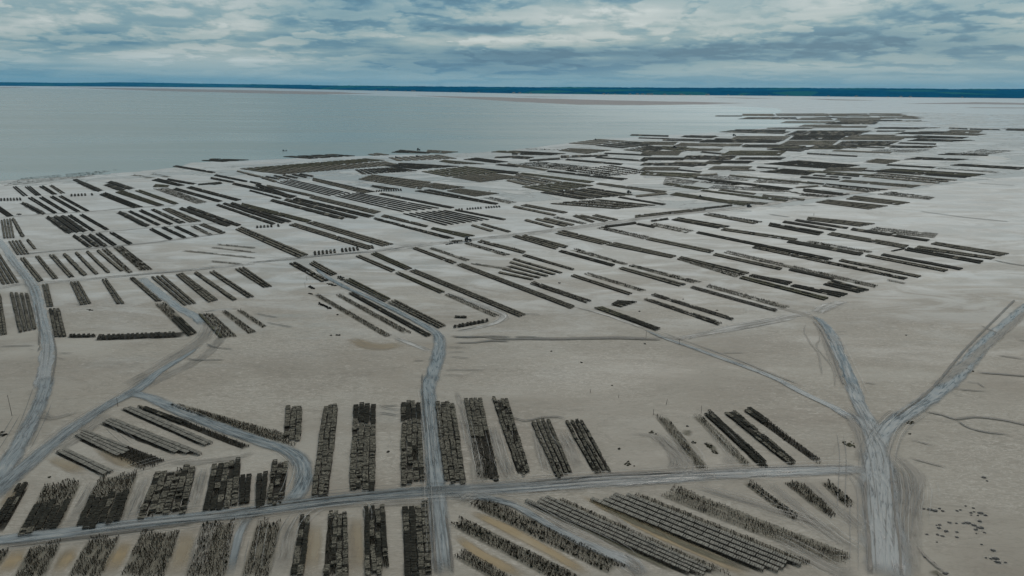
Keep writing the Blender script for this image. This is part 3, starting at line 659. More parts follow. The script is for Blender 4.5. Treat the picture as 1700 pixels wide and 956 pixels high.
NEAR = '''
A|88 500 -60 720 138 505 5 745|3|K||black bed running off the left edge above the long track
A|235 485 90 745 405 480 285 725|5|B45K||half bare half black bed, second from the left edge
A|500 460 378 712 690 430 600 690|6|B40K||big bed with black near half, third from the left edge
A|780 430 690 665 985 405 935 640|6|M||patchy six-row bed, fourth from the left above the long track
A|1065 395 1020 625 1210 375 1192 612|5|M2||dark broken bed left of the curved side track
A|1205 465 1196 612 1262 462 1252 600|2|K||short black bed beside the dark broken bed
B|5 435 -5 605 62 428 45 600|2|K||short black strip left of the curved side track
B|80 370 58 590 168 380 135 585|3|M||three-row bed inside the bend of the curved side track
A|268 328 505 445 325 312 568 425|2|P||lowest and shortest slanted bed near the left junction
A|365 248 700 415 430 225 840 378|4|P62B||second slanted bed up, its near end bare
A|508 185 850 330 548 158 1025 342|3|P||third slanted bed up, below the left junction
A|600 112 1010 296 650 102 1062 280|2|P||tidy slanted bed just under the fork track
A|690 108 1230 320 740 105 1258 300|2|K45B||thin slanted bed hugging the lower edge of the fork track
A|850 100 1480 305 895 92 1430 240|3|B||bare slanted bed on the upper side of the fork track
B|150 110 135 262 232 100 225 275|3|G||short upright bed at the right end of the slanted beds
B|338 105 308 330 412 100 390 335|3|G||far half of the bed right of the short upright bed
B|305 345 278 565 388 340 360 565|3|G||near half of the bed beside the side track bend
B|488 92 486 188 602 90 600 188|4|K||short dark far block, second bed left of the central track
B|484 198 468 522 602 192 600 515|4|G72M||long block, second bed left of the central track
B|727 80 727 170 825 78 830 170|4|M2||short far block of the bed touching the central track
B|732 175 727 488 832 175 850 485|4|G40M||long patchy block left of the central track
B|897 80 945 475 1000 95 1056 500|4|G||bed just right of the central track
B|1045 70 1115 472 1135 68 1225 475|4|G50B||second bed right of the central track
B|1185 62 1318 445 1270 78 1378 440|4|M||third bed right of the central track
C|90 180 222 472 200 180 308 440|4|G|.4|fourth bed right of the central track, beside a sandy lane
C|258 170 405 432 358 168 495 425|4|M|.4|fifth and last bed right of the central track
m|500 285 930 805 600 285 985 760|3|S||faint bare bed left of the olive puddles
m|860 285 1345 770 925 270 1400 740|2|S||faint olive strip right of the olive puddles
m|945 255 1480 752 1040 250 1572 742|3|K||dark bed at the far right group above the long track
p|1199 683 1306 768 1222 682 1321 766|3|M2||middle bed of the far right group above the long track
p|1230 678 1354 766 1252 680 1366 764|2|K25B||last bed on the right above the long track
A|-40 840 -120 960 40 828 -20 905|4|B||bare bed cut off at the lower left corner
A|160 800 70 965 300 790 215 965|6|B||pale bare bed, second from the lower left corner
A|450 765 340 965 598 755 500 965|6|B||pale bare bed between two ochre lanes
A|715 735 605 965 900 725 820 965|7|B||widest bare bed on the bottom edge
A|1020 690 930 965 1185 680 1130 965|6|B||bare bed left of the lower side track
B|10 680 -75 965 125 680 60 965|4|B|.2|bed just right of the lower side track
B|225 670 165 965 270 665 240 965|2|M2||slim two-row bed on the bottom edge
B|365 640 333 965 455 635 468 965|4|M||patchy four-row bed on the bottom edge
B|540 615 550 965 648 605 665 915|4|M2||bed with black runs, second left of the track crossing
B|732 600 748 965 865 600 885 965|4|K~K~G~G||half black bed left of the track below the crossing
B|1085 600 1786 945 1150 560 1846 890|3|W||weedy bed nearest the crossing on its right
B|990 700 1560 1000 1030 660 1650 965|4|W||weedy bed beside the ochre strip at the bottom
B|1000 860 1240 990 1040 820 1310 978|3|B||bare bed at the bottom right of the track crossing
C|68 585 895 950 240 560 1085 935|5|P~P~P~P~B|.3|neat grey-topped bed, the lower of the two long ones
C|380 572 1250 930 640 540 1520 890|6|P~P~P~P~P~B|.3|neat grey-topped bed, the upper and longer one
C|730 545 1650 900 830 505 1710 850|4|S~S~B~S||pale bare bed above the neat grey-topped ones
p|1234 800 1313 859 1248 797 1325 855|3|W||small dark bed below the track near the right junction
D|75 480 300 650 150 465 345 640|4|B||small bare bed left of the right junction track
D|265 480 390 600 310 478 435 588|3|W||smallest bare bed next to the right junction track
E|-90 100 10 288 -5 70 130 272|4|G||bed on the left edge beside the upper left track
E|-30 360 0 622 5 350 48 615|2|G||narrow bed cut off by the left edge
E|58 340 122 606 192 348 245 580|4|G||bed touching the left side of the upper left track
E|275 290 308 435 320 285 355 432|2|G||short bed touching the right side of the upper left track
E|320 450 360 632 395 445 440 632|3|K30G~G~G||left side bed of the empty square plot
E|460 272 528 422 525 268 608 412|3|G||lone three-row bed above the empty square plot
E|670 255 770 418 708 250 828 412|2|G||lone two-row bed above the empty square plot
E|855 245 1030 398 888 240 1072 395|2|G||slanted bed left of the grey wet lane
E|1020 415 1245 630 1095 405 1305 605|3|B50K||right side bed of the empty square plot
E|450 636 632 634 450 616 632 616|1|X||short comb of black cross tables, lower left of the empty plot
E|640 655 1235 632 640 618 1225 598|1|X||long comb of black cross tables along the empty plot
E|992 240 1212 427 1085 225 1305 410|3|G||bed just right of the grey wet lane
E|1160 222 1378 405 1212 212 1445 388|3|G|.2|tight dark bed, second right of the grey wet lane
E|1283 212 1543 393 1302 202 1567 385|1|G||single strip, third right of the grey wet lane
E|1380 207 1635 376 1420 195 1688 367|2|G||bed fourth right of the grey wet lane
E|1548 187 1742 308 1618 170 1805 300|3|G||bed fifth right of the grey wet lane
E|1310 485 1450 640 1405 475 1572 630|4|O~B~B~B||olive bed below the curve of the thin track
E|1465 462 1640 612 1495 458 1700 600|2|B||middle bare bed below the curve of the thin track
E|1568 457 1740 572 1590 450 1765 563|1|B||rightmost bare bed below the curve of the thin track
F|610 347 1125 632 640 338 1165 622|2|K||dark bed along the lower side of the slanted wet lane
F|525 357 985 614 560 350 1040 605|2|B||brown bare bed below the slanted wet lane
F|385 357 855 634 415 348 900 622|2|B||lowest brown bare bed left of the central track top
F|575 264 850 404 625 245 895 380|3|O||olive bed along the upper side of the slanted wet lane
F|868 407 1205 577 925 387 1262 558|3|G||dark bed ending at the top of the central track
F|918 214 1215 347 945 202 1255 335|2|O||olive bed second above the slanted wet lane
F|1012 199 1740 502 1055 187 1788 485|3|G||very long bed above the slanted wet lane
F|1245 357 1570 502 1275 342 1615 490|2|B||short bare bed inside the rounded lane corner
F|1305 577 1545 532 1305 557 1530 513|1|X||comb of cross tables right of the central track top
F|1315 506 1395 508 1315 497 1395 498|1|K||tiny black strip inside the rounded lane corner
F|1325 160 2080 447 1365 147 2112 430|3|G||very long bed ending beside the straight thin track
G|110 282 490 410 150 268 530 395|3|M||patchy bed just above the end of the very long bed
G|655 420 715 438 700 393 835 400|4|K||small black patch beside the straight thin track
G|540 442 950 592 600 435 985 578|3|O40K||bed hugging the upper side of the straight thin track
G|870 387 1360 557 890 375 1400 540|2|M||brown ragged bed right of the small black patch
G|915 357 1450 524 950 348 1480 512|2|M2||dark ragged bed right of the small black patch
G|1175 310 1740 467 1200 298 1760 455|2|K||long black strip ending near the upper right junction
G|1270 300 1800 447 1310 285 1845 432|2|B||pale strip behind the long black strip
'''
FAR = '''
@just left of the upper left track
I|0 377 20 500 75 370 100 495|4|G
I|78 370 145 492 92 365 158 488|1|G
I|50 520 110 610 140 512 198 602|4|G
I|175 510 225 572 190 505 240 568|1|G
I|-40 297 50 357 -10 280 90 350|3|K
I|0 252 150 247 0 236 145 232|1|X
I|80 160 150 222 110 155 190 218|2|K
I|160 160 235 218 205 155 278 215|3|K
I|255 158 345 210 290 150 382 208|2|K
I|325 152 400 205 345 145 435 200|2|B
@in the left field above the cross track
E|130 114 250 272 165 108 290 258|2|G
E|230 102 350 252 262 98 388 245|2|G
E|320 94 455 242 362 88 495 235|2|G
E|415 87 555 232 432 80 572 222|1|G
E|495 78 632 222 510 72 650 215|1|G
E|568 71 712 212 585 65 728 205|1|G
E|638 65 800 200 655 58 815 195|1|G
E|665 52 850 215 710 48 880 205|2|B
E|745 40 925 195 815 35 1015 188|4|B
E|1200 64 1690 114 1200 58 1690 107|1|S
E|1400 44 1690 78 1400 38 1690 72|1|S
E|1440 24 1690 48 1440 18 1690 42|1|S
E|1400 136 1600 154 1400 130 1600 148|1|S
@in the left middle rows of dark strips
I|308 360 455 470 322 352 472 462|1|K
I|355 357 505 464 375 348 520 455|1|K
I|400 354 550 460 418 346 568 450|1|K
I|445 352 610 454 475 342 632 448|2|K
I|522 347 700 447 550 338 725 440|2|K
I|482 484 590 562 495 476 605 556|1|K
I|535 482 640 560 548 474 655 552|1|K
I|585 478 690 557 600 470 705 548|1|K
I|628 472 745 552 665 462 778 542|2|K
I|722 464 850 542 745 455 878 532|2|K
I|782 330 965 424 795 320 985 415|1|K
I|845 324 1040 417 865 315 1065 408|2|K
I|915 320 1120 412 940 308 1148 403|2|K
I|995 312 1180 402 1020 303 1235 395|2|K~B
I|1070 307 1250 394 1120 298 1335 385|3|G
I|985 442 1125 512 1010 432 1145 502|2|K
I|1065 432 1215 500 1090 422 1235 492|2|K
I|1150 427 1290 492 1175 418 1320 485|2|K
I|1255 420 1380 482 1290 412 1410 474|2|B
I|1315 412 1465 470 1350 400 1495 460|3|G
I|1185 304 1500 422 1205 294 1525 412|1|K
I|1235 297 1570 420 1255 288 1595 410|1|K
@close to the left shoreline
I|180 234 355 337 215 225 382 330|2|K
I|255 232 425 332 285 222 452 325|2|K
I|325 227 505 327 355 218 535 320|2|K
I|385 224 570 322 410 215 595 318|2|K
I|465 222 625 214 465 208 620 202|1|X
I|145 266 285 343 150 258 292 337|1|K
I|655 212 880 300 700 195 950 292|4|K
I|760 197 1040 287 810 180 1090 280|4|O
I|890 187 1150 277 930 178 1185 268|2|O
I|480 114 650 192 510 108 672 182|1|K
I|690 147 790 184 720 138 825 178|1|K
I|715 129 855 177 735 120 878 168|1|K
I|1230 167 1560 252 1265 155 1600 245|3|K
I|1140 177 1440 260 1170 165 1475 252|2|K
I|1010 172 1300 272 1110 165 1380 262|4|S
I|1010 162 1110 162 1030 140 1120 148|2|O
I|1000 117 1180 154 1050 103 1225 148|3|K
I|1105 112 1280 144 1112 104 1290 136|1|K
I|880 84 1000 104 886 76 1004 96|1|S
I|1010 76 1110 98 1016 70 1118 90|1|S
I|1140 25 1400 68 1170 17 1430 62|2|K
I|1310 148 1460 136 1310 140 1460 126|1|K
I|10 158 560 96 150 100 800 40|5|S|.8
@along the middle of the shoreline
q|-110 174 110 187 20 150 430 163|3|K
q|760 130 1050 154 1350 102 1590 120|4|K
q|300 262 560 300 1690 150 1900 168|20|O
q|480 286 760 322 1900 182 2050 217|20|G
q|590 350 735 377 605 341 755 368|1|K
q|680 340 840 375 695 331 858 366|1|K
q|780 333 932 368 795 324 948 358|1|K
q|880 325 1030 360 895 316 1048 350|1|K
q|960 320 1100 350 975 311 1120 340|1|K
q|280 290 540 355 290 280 550 345|1|G
q|540 360 700 410 560 345 720 395|2|G
q|30 337 390 407 60 322 400 392|2|K
q|420 408 540 434 430 394 550 420|2|K
q|0 372 240 414 0 350 250 400|2|K
q|0 438 120 422 0 428 120 410|1|K
q|230 432 880 577 250 412 940 558|4|K
q|420 500 755 588 425 490 770 580|1|K
q|600 457 1080 562 610 435 1130 548|3|G
q|1100 387 1650 527 1110 358 1790 508|3|G~G~K
r|-80 337 0 387 380 310 620 347|10|K
r|60 172 120 184 180 155 320 175|2|G
r|320 152 730 162 430 120 760 150|3|K
r|700 152 900 162 720 120 1060 142|3|G
r|280 207 380 242 850 175 1050 215|8|G
r|180 292 600 332 430 262 1080 300|7|K
r|840 247 1000 272 900 230 1350 275|4|O
r|1100 227 1450 264 1250 205 1600 250|4|K
r|1450 287 1700 312 1500 275 1720 290|2|K
r|1400 147 1700 162 1500 130 1720 135|2|O
r|1440 212 1700 205 1460 196 1720 184|2|K
r|640 360 920 414 1150 298 1500 370|8|O
r|1510 374 1700 386 1150 300 1700 360|2|K
r|970 417 1290 472 1250 385 1550 440|7|G
r|1280 397 1570 440 1440 375 1740 415|4|G
@in the middle fields of long parallel lines
J|0 393 225 475 0 372 262 462|2|K
J|95 491 570 614 110 480 585 602|1|K
J|185 486 655 610 205 475 675 598|1|K
J|240 482 740 602 270 468 790 590|2|K
J|350 472 780 577 385 455 830 562|3|G
J|-105 527 335 634 -90 504 370 620|3|O
J|-263 520 110 648 -245 513 130 640|1|K
J|-220 510 170 640 -205 503 190 632|1|K
J|-170 508 215 634 -155 500 235 625|1|K
J|0 670 165 660 0 658 160 646|1|X
q|700 412 1275 557 880 375 1530 525|5|K|.7
u|554.2 325.6 663.5 351.8 594.7 319.3 733 345|6|K|.7
s|430 162 890 290 930 123 1410 222|8|K|.66
s|1010 124 1540 230 1020 112 1570 218|1|K
s|210 192 700 307 250 168 730 292|3|G
s|120 218 930 434 150 203 1020 426|2|M2
s|750 327 1110 417 780 308 1240 398|3|O
s|1190 290 1400 354 1210 278 1440 345|1|G
s|1290 280 1590 364 1320 265 1630 352|2|G
r|-40 442 640 550 120 388 760 468|5|G
r|620 512 880 554 800 480 1130 525|5|G
r|920 567 1230 627 1080 540 1500 595|6|G
r|1310 642 1600 707 1410 632 1700 690|3|S
r|560 570 1460 717 760 550 1490 702|2|K
r|1050 777 1520 742 1050 762 1510 728|1|X
r|90 517 250 552 130 505 420 545|2|M2
r|150 577 450 564 160 560 440 545|1|X
r|195 602 970 757 220 588 1010 745|1|K
@beside the tractor track, centre left
p|390 381 495 428 402 376 513 422|3|G
F|382 94 790 47 380 70 780 28|1|X
J|215 652 740 814 262 638 782 795|3|G
J|330 637 830 792 390 627 915 776|3|G
F|215 150 430 270 265 138 485 260|2|K50M
F|350 152 495 230 385 130 540 215|3|G
F|655 102 895 207 690 92 925 190|2|G
F|755 87 990 192 795 72 1038 180|3|O
F|1030 50 1300 152 1060 40 1332 140|2|G
F|1145 50 1390 134 1165 40 1420 123|2|B
F|1375 17 1640 97 1400 6 1690 88|2|B
p|792 401.5 868 421 800 398 874 417|2|G
F|1420 152 1690 194 1425 142 1690 182|2|S
G|-100 218 110 260 20 108 350 205|5|G|.6
@below the tractor track, centre right
G|65 98 400 193 90 87 415 184|2|G
p|850 393 922 414 858 390 928 410|2|G
p|866 392 938 412 872 389 944 408|2|G
G|305 70 660 168 330 60 685 155|2|K
G|370 57 760 162 430 48 770 150|2|B
G|700 182 1100 300 735 172 1155 285|2|G
G|770 164 1190 277 800 155 1265 270|2|B
G|385 232 770 357 415 220 800 345|2|G
G|470 217 850 332 510 208 895 325|2|B
p|915.8 386.5 998 405.6 937.9 382 1017 402.5|3|G
G|610 24 1050 112 690 8 1090 98|3|G
G|1090 120 1480 242 1120 102 1575 208|4|B~B~G~K
K|560 792 870 865 600 780 925 848|2|B
K|880 867 1310 957 920 852 1340 938|2|G
G|1325 94 1770 192 1350 80 1795 178|2|G
G|1395 78 2400 309 1430 62 2430 292|2|B
g|1005 767 1360 727 1010 750 1340 708|1|K
g|1350 734 1540 772 1370 720 1560 755|1|K
K|920 748 1035 732 920 740 1030 724|1|K
K|905 772 1150 827 950 755 1210 805|2|B
h|90 687 590 777 180 658 750 755|3|K~G~K
@at the right end of the centre fields
G|1565 232 1820 292 1590 220 1860 270|3|K
G|1500 247 2060 392 1530 232 2100 375|2|O
H|145 297 470 372 180 288 535 348|3|K
H|360 290 590 342 430 256 675 322|3|K
H|135 192 430 257 150 182 440 245|1|K
p|1155 387 1374 432 1160 384 1384 429|2|K
p|1248 411.5 1500 464 1254 408 1508 461|2|M
H|465 132 990 242 490 120 1018 230|2|G
p|1196 382 1318 400 1203 378 1325 396|2|G
p|1306 402 1428 424 1312 398 1434 420|1|K
p|1338 402 1445 420 1345 399 1450 417|2|B
H|640 100 1165 204 665 88 1195 190|2|G
H|745 94 1265 190 765 84 1292 180|1|K
H|785 73 880 57 850 60 935 42|1|K
H|900 62 1400 150 930 42 1430 130|2|K
H|965 50 1475 122 1000 30 1505 108|2|G
H|1075 20 1530 100 1110 6 1600 82|3|G
p|1372 389.5 1500 412 1382 385 1510 407|3|G
L|545 883 1050 957 560 870 1075 948|1|K
L|640 890 1100 937 720 862 1130 905|3|B
L|255 817 600 860 265 795 715 840|3|G
L|175 823 520 875 190 812 535 867|1|K
L|95 833 440 888 110 822 455 879|1|K
L|0 857 330 920 15 832 375 895|2|K
L|310 700 660 747 400 682 800 722|4|G
L|510 680 850 718 580 655 945 700|3|G
L|715 647 1065 684 820 628 1110 665|3|B
H|785 260 905 284 790 253 912 276|1|S
@around the dark square field, upper centre
g|5 548 460 640 30 533 480 627|1|G
g|90 532 560 614 160 515 615 603|3|G
g|130 692 430 770 160 679 460 760|1|G
g|250 682 570 757 275 667 605 746|1|G
g|340 674 650 747 365 661 680 736|1|G
g|440 662 770 734 500 650 820 720|2|B
g|655 647 870 714 700 628 900 703|2|G
g|720 640 1000 707 760 630 1050 690|2|G
g|865 642 1120 692 920 625 1158 680|2|G
g|290 390 740 464 880 338 1330 410|7|K~G
g|360 508 1130 568 960 462 1570 525|7|G~S
g|1150 443 1640 524 1175 433 1670 513|1|K
g|90 327 400 387 600 272 900 310|6|O
g|-60 264 130 312 60 180 560 272|5|G~B
g|85 187 830 287 110 172 905 268|2|O
g|905 297 1590 394 950 282 1690 375|3|G
g|1345 437 1690 407 1345 419 1660 385|1|G
u|1054 361.5 1172 349 1054 357 1168 344.6|2|G
h|440 570 760 532 450 552 745 520|1|K
g|-60 87 350 152 -40 70 400 140|2|G
g|375 163 1180 257 395 148 1265 237|2|K
g|560 152 1010 212 1100 90 1600 170|6|B
g|0 82 620 152 300 50 900 114|5|B
g|575 38 1180 92 600 22 1210 74|2|K
@at the far shoreline of the upper centre
k|600 380 880 397 950 330 1280 350|4|G
k|890 405 1180 432 1290 355 1690 378|5|K
k|500 457 800 494 620 430 1090 450|4|G
k|0 502 400 507 0 455 600 487|3|K
k|0 542 160 550 0 510 250 525|2|K
k|190 572 520 552 190 556 520 535|1|K
k|530 537 1040 517 530 512 1040 500|1|M2
k|1000 492 1500 517 1010 478 1540 500|2|K
k|900 537 1430 577 930 524 1480 563|2|K
k|1540 604 1700 614 1560 590 1700 600|1|K
k|1200 452 1500 482 1500 400 1700 430|5|M2
k|1280 293 1700 307 1300 280 1700 292|1|K
k|1370 323 1700 333 1380 314 1700 322|1|K
k|150 440 450 450 150 434 600 444|1|S
l|0 352 450 360 0 320 540 335|2|K
l|200 314 520 324 320 288 620 300|2|K
l|560 337 1250 367 580 322 1330 345|2|K
l|600 257 1300 277 760 235 1400 248|2|K
l|180 382 640 417 200 372 820 385|3|G
l|0 442 200 472 0 405 400 430|3|O
l|850 410 1540 427 900 388 1560 405|2|K
l|1120 447 1480 472 1300 420 1700 415|3|K
l|680 492 1100 482 850 455 1200 460|3|O
l|340 547 640 562 460 505 800 530|3|K
l|410 477 680 502 430 465 700 490|1|K
l|100 592 620 607 150 575 660 590|2|G
l|0 604 330 632 20 590 380 620|1|K
u|1266.7 272 1387.4 281 1326.4 266 1428.7 274|8|K
@in the far right fields
h|0 302 350 357 60 285 520 345|2|O
h|410 372 1330 490 440 358 1370 470|2|O
h|600 367 990 412 640 350 1020 398|2|G
h|1080 432 1530 477 1090 408 1550 460|3|G
h|70 414 880 532 150 388 960 508|4|O
h|700 492 1080 522 720 470 1160 500|2|G
h|330 238 1360 362 370 223 1430 343|2|K
h|720 207 1640 297 740 188 1690 283|2|O~S
h|400 277 760 312 520 258 900 300|3|B
h|0 292 320 302 40 215 400 265|4|B
h|0 197 280 232 0 183 300 218|1|O
h|290 214 600 197 290 200 590 183|1|G
h|70 138 410 174 90 128 430 162|1|K
h|1040 167 1560 202 1330 128 1700 160|4|K
h|740 152 1010 152 760 125 1000 143|2|G
h|1020 118 1240 133 1030 108 1260 122|1|K
h|960 327 1300 374 1040 318 1330 355|2|B
h|1330 377 1690 442 1350 365 1700 425|2|B
h|1520 372 1760 397 1530 345 1760 370|3|K
h|1450 340 1690 322 1450 328 1690 308|1|G
h|440 630 980 730 500 605 1100 705|3|G~B~B
n|340 267 1130 337 420 250 1240 312|3|G
n|590 217 1400 292 780 170 1640 252|5|G~B
n|160 322 640 387 210 290 890 355|4|G~B~B~K
n|-80 228 340 255 -60 212 360 243|1|K
n|60 207 470 238 75 196 485 228|1|K
n|200 192 560 218 230 178 570 205|1|K
n|370 142 720 162 380 130 730 150|1|K
n|0 167 700 207 0 145 730 195|2|O
n|-40 382 370 422 0 345 470 405|3|K
n|-100 422 230 442 0 395 330 425|2|B
n|0 285 180 303 0 268 190 292|1|K
@at the farthest right edge of the beds
o|0 72 240 82 0 52 180 50|2|G
l|860 82 1200 84 870 56 1195 56|3|G
l|570 86 860 86 575 76 865 76|1|K
l|840 112 1260 118 900 102 1270 104|1|G
o|210 77 420 80 220 56 430 54|2|G
o|450 72 700 82 470 52 640 52|2|G
o|680 62 1020 72 690 52 980 52|2|G
o|260 97 380 117 200 86 300 96|1|K
o|350 112 820 112 500 95 860 98|2|G
o|1040 90 1240 110 1020 75 1180 85|2|G
o|350 162 700 167 360 135 760 135|3|G
o|640 137 1040 137 650 124 1030 124|1|K
o|1070 140 1250 138 1080 130 1240 130|1|G
o|720 220 1130 227 800 201 1480 205|2|K
t|880 217 1090 228 890 206 1085 215|1|K
t|1110 230 1450 236 1115 216 1430 225|1|K
t|1500 238 1760 244 1520 216 1760 220|1|K
o|0 290 480 287 60 248 740 238|4|K
o|750 252 1050 250 760 240 1070 240|1|K
o|950 277 1280 277 1050 256 1450 250|3|K
o|380 317 850 332 640 280 980 285|5|G
t|720 284 1180 294 900 258 1310 276|3|G
t|330 322 1030 327 560 290 1110 310|3|K
t|420 352 900 360 560 325 1180 345|4|K
t|330 380 740 394 360 367 750 380|1|K
t|120 407 420 420 150 395 470 410|1|K
o|370 377 750 392 460 358 780 378|2|K
o|0 442 340 442 170 390 560 410|4|O~K
o|560 422 830 432 590 411 850 422|1|K
o|0 387 220 390 40 345 260 365|3|O
o|270 462 900 487 300 450 920 475|1|G
o|0 494 540 524 0 480 550 513|1|K
o|590 582 860 602 760 543 1020 562|4|G
o|860 617 1370 647 880 604 1400 635|1|K
t|390 552 960 564 560 525 1110 550|3|K
t|890 617 1640 664 1010 600 1760 640|3|K
t|20 682 1050 754 280 650 1290 712|5|K~K~O~O~K
t|740 652 1400 702 800 640 1460 685|3|S
t|750 502 1300 514 900 482 1320 500|2|K
t|960 492 1350 497 1250 440 1600 455|3|S
@amid the densest far right beds
z|455 158 600 159 460 148 590 148|2|G
z|610 159 840 160 600 147 830 147|3|G
z|850 161 1020 162 870 147 1000 147|3|G
z|1010 158 1200 162 1020 145 1150 146|2|G
z|1070 171 1240 172 1060 160 1210 163|2|G
z|430 173 700 174 480 163 690 163|2|K
z|690 177 860 178 720 165 840 166|3|G
z|620 190 880 192 650 181 860 181|2|G
z|860 180 1060 182 880 168 1070 168|3|G
z|820 195 1040 196 840 184 1060 183|3|K
z|700 206 900 207 730 196 890 196|2|G
z|560 214 760 215 580 210 770 210|1|K
z|760 210 1000 211 800 202 1010 202|2|G
z|640 245 960 247 700 222 1020 222|5|m
z|400 225 640 227 430 217 650 218|2|K
z|180 252 330 254 200 244 340 245|2|K
z|400 262 640 264 430 246 670 247|3|G
z|660 264 880 266 690 242 920 243|5|K
z|880 264 1150 266 930 247 1200 247|4|G
z|1190 240 1380 241 1240 226 1440 226|3|K
z|1340 232 1500 234 1380 219 1520 222|3|G
z|260 276 600 278 300 263 630 264|3|K
z|620 286 850 288 660 266 880 267|4|G
z|860 291 1090 292 900 268 1150 269|5|m
z|150 291 440 293 180 279 460 280|3|G
z|450 297 680 299 480 284 710 285|3|K
z|740 301 960 302 780 287 1010 287|3|m
z|0 286 150 288 20 271 170 272|3|G
z|0 306 190 308 20 292 210 293|3|K
z|200 313 350 315 220 301 370 302|2|G
z|360 332 620 334 400 312 650 313|5|O
z|0 331 170 333 20 312 190 313|4|G
z|180 351 400 353 210 333 430 334|4|m
z|420 351 620 353 450 340 650 341|2|K
z|0 353 190 355 20 341 210 342|3|K
z|280 367 480 369 310 355 510 356|3|K
z|0 377 290 379 20 365 310 366|3|m
z|300 396 470 398 330 380 500 381|3|G
z|810 402 980 404 840 386 1010 387|3|G
z|1100 300 1280 301 1140 290 1330 290|2|m
z|0 398 160 400 20 384 180 385|3|G
z|560 302 700 304 590 290 730 291|2|O
z|1000 318 1230 320 1060 306 1290 306|3|S
z|0 420 250 432 20 404 270 412|3|O
z|260 436 480 446 290 420 500 428|3|B
z|500 452 700 462 530 436 720 444|3|B
z|300 478 640 496 330 464 660 480|3|B
'''
# ---------------------------------------------------------------- oyster trestles
MIX = {'K': 'KKKKKKKKKKKG', 'G': 'GGGGGGG', 'O': 'OOOOOOOG', 'P': 'P', 'B': 'BBBBBBBBW', 'S': 'SSSSSB', 'W': 'WWWWB', 'X': 'K',
       'M': 'KGGMMBW', 'm': 'KKKGGB'}
BAGMAT = {'K': 'black', 'G': 'grey', 'O': 'olive', 'P': 'panel', 'M': 'grey', 'X': 'black'}
def parse(style):
    "K45B -> [(K, .45), (B, 1)]"
    style = style.replace('M2', 'm'); res = []; i = 0
    while i < len(style):
        c_ = style[i]; i += 1; d = ''
        while i < len(style) and style[i].isdigit(): d += style[i]; i += 1
        res.append((c_, int(d) / 100 if d else 1.0))
    return res
def style_at(segs, v):
    for c_, e in segs:
        if v <= e + random.uniform(-.03, .03): return c_
    return segs[-1][0]
def frame_into(mb, L, st, thick=.085, mi=0):
    "iron table frame: pairs of legs, two rails, cross bars; x -.5...5, y 0..L"
    bare = st in 'BSW'
    if not bare:
        n = max(2, int(round(L)) + 1)
        for i in range(n):
            y = .12 + (L - .24) * i / (n - 1); h = random.uniform(.50, .56)
            for sx in (-.36, .36): mb.box(sx - .045, sx + .045, y - .045, y + .045, -.05, h, mi)
            mb.box(-.4, .4, y - .04, y + .04, .47, .53, mi)
        for sx in (-.36, .36): mb.box(sx - .035, sx + .035, 0, L, .47, .54, mi)
        return
    pr = {'B': .62, 'S': .42, 'W': .5}[st]; st_ = {'B': .48, 'S': .62, 'W': .6}[st]; n = max(2, int(L / st_))
    for i in range(n):
        for sx in (-.40, -.02, .38):
            if random.random() > pr: continue
            x = sx + random.uniform(-.12, .12); y = (i + random.random()) * L / n; w_ = random.uniform(.035, .062) * (1.0 if st != 'S' else .75); h = random.uniform(.35, .85)
            lx, ly = random.uniform(-.08, .08), random.uniform(-.08, .08)
            mb.hexa([(x - w_, y - w_, -.05), (x + w_, y - w_, -.05), (x + w_, y + w_, -.05), (x - w_, y + w_, -.05)],
                    [(x - w_ + lx, y - w_ + ly, h), (x + w_ + lx, y - w_ + ly, h), (x + w_ + lx, y + w_ + ly, h), (x - w_ + lx, y + w_ + ly, h)], mi)
            if random.random() < .22: mb.lump(x + lx, y + ly, h - random.uniform(.15, .4), w_ * 2.1, w_ * 2.1, random.uniform(.12, .3), mi + 1, 5)
    for sx in (-.36, .36):
        for k in range(int(L)):
            if random.random() < (.55 if st != 'S' else .3):
                z = random.uniform(.38, .5); mb.box(sx - .03, sx + .03, k + .05, k + random.uniform(.6, 1.0), z, z + .06, mi)
    for k in range(int(L * 1.5)):
        if random.random() < .4: y = random.uniform(.1, L - .1); z = random.uniform(.3, .5); mb.box(-.4, random.uniform(0, .4), y - .03, y + .03, z, z + .05, mi)
    if st == 'W':
        for _ in range(int(L * .9)):
            r_ = random.uniform(.10, .30)
            mb.lump(random.uniform(-.45, .45), random.uniform(0, L), random.uniform(0, .3), r_, r_ * 1.1, random.uniform(.3, .6), mi + 1)
BLK = {'G': .13, 'O': .12, 'M': .28, 'K': 0, 'P': 0}
def bags_into(mb, L, st, step=.5, mi=0, miss=None):
    n = max(1, int(round(L / step))); s_ = L / n
    miss = {'K': .02, 'G': .05, 'O': .05, 'P': .01, 'M': .22, 'X': 0}.get(st, .05) if miss is None else miss
    for i in range(n):
        if random.random() < miss: continue
        y = i * s_; j = .05 if st != 'P' else .012
        dx = random.uniform(-j, j); dz = random.uniform(-.02, .04) + (.10 if st == 'K' and random.random() < .25 else 0)
        mb.pillow(-.5 + dx, .5 + dx, y + .015, y + s_ - .015 + random.uniform(-j, j) * .5, .54 + dz, .54 + dz + random.uniform(.11, .16), .10 if s_ < 1 else .07, mi if random.random() > BLK.get(st, 0) else mi + 1)
    if st in 'GM' and L < 4:      # tufts of weed caught on the bags
        for _ in range(7 if st == 'G' else 10):
            r_ = random.uniform(.09, .26)
            mb.lump(random.uniform(-.5, .5), random.uniform(0, L), .55, r_ * .8, r_ * 1.7, random.uniform(.12, .26), mi + 1, 6)
    if st in 'KGOM':     # weed hanging from the rails, a dark skirt standing in for under-table shade
        for sx in (-.47, .47):
            for k in range(int(L / .75)):
                if random.random() < .6:
                    y = k * .75 + random.uniform(0, .3); mb.box(sx - .04, sx + .04, y, y + random.uniform(.2, .6), random.uniform(.12, .4), .6, mi)
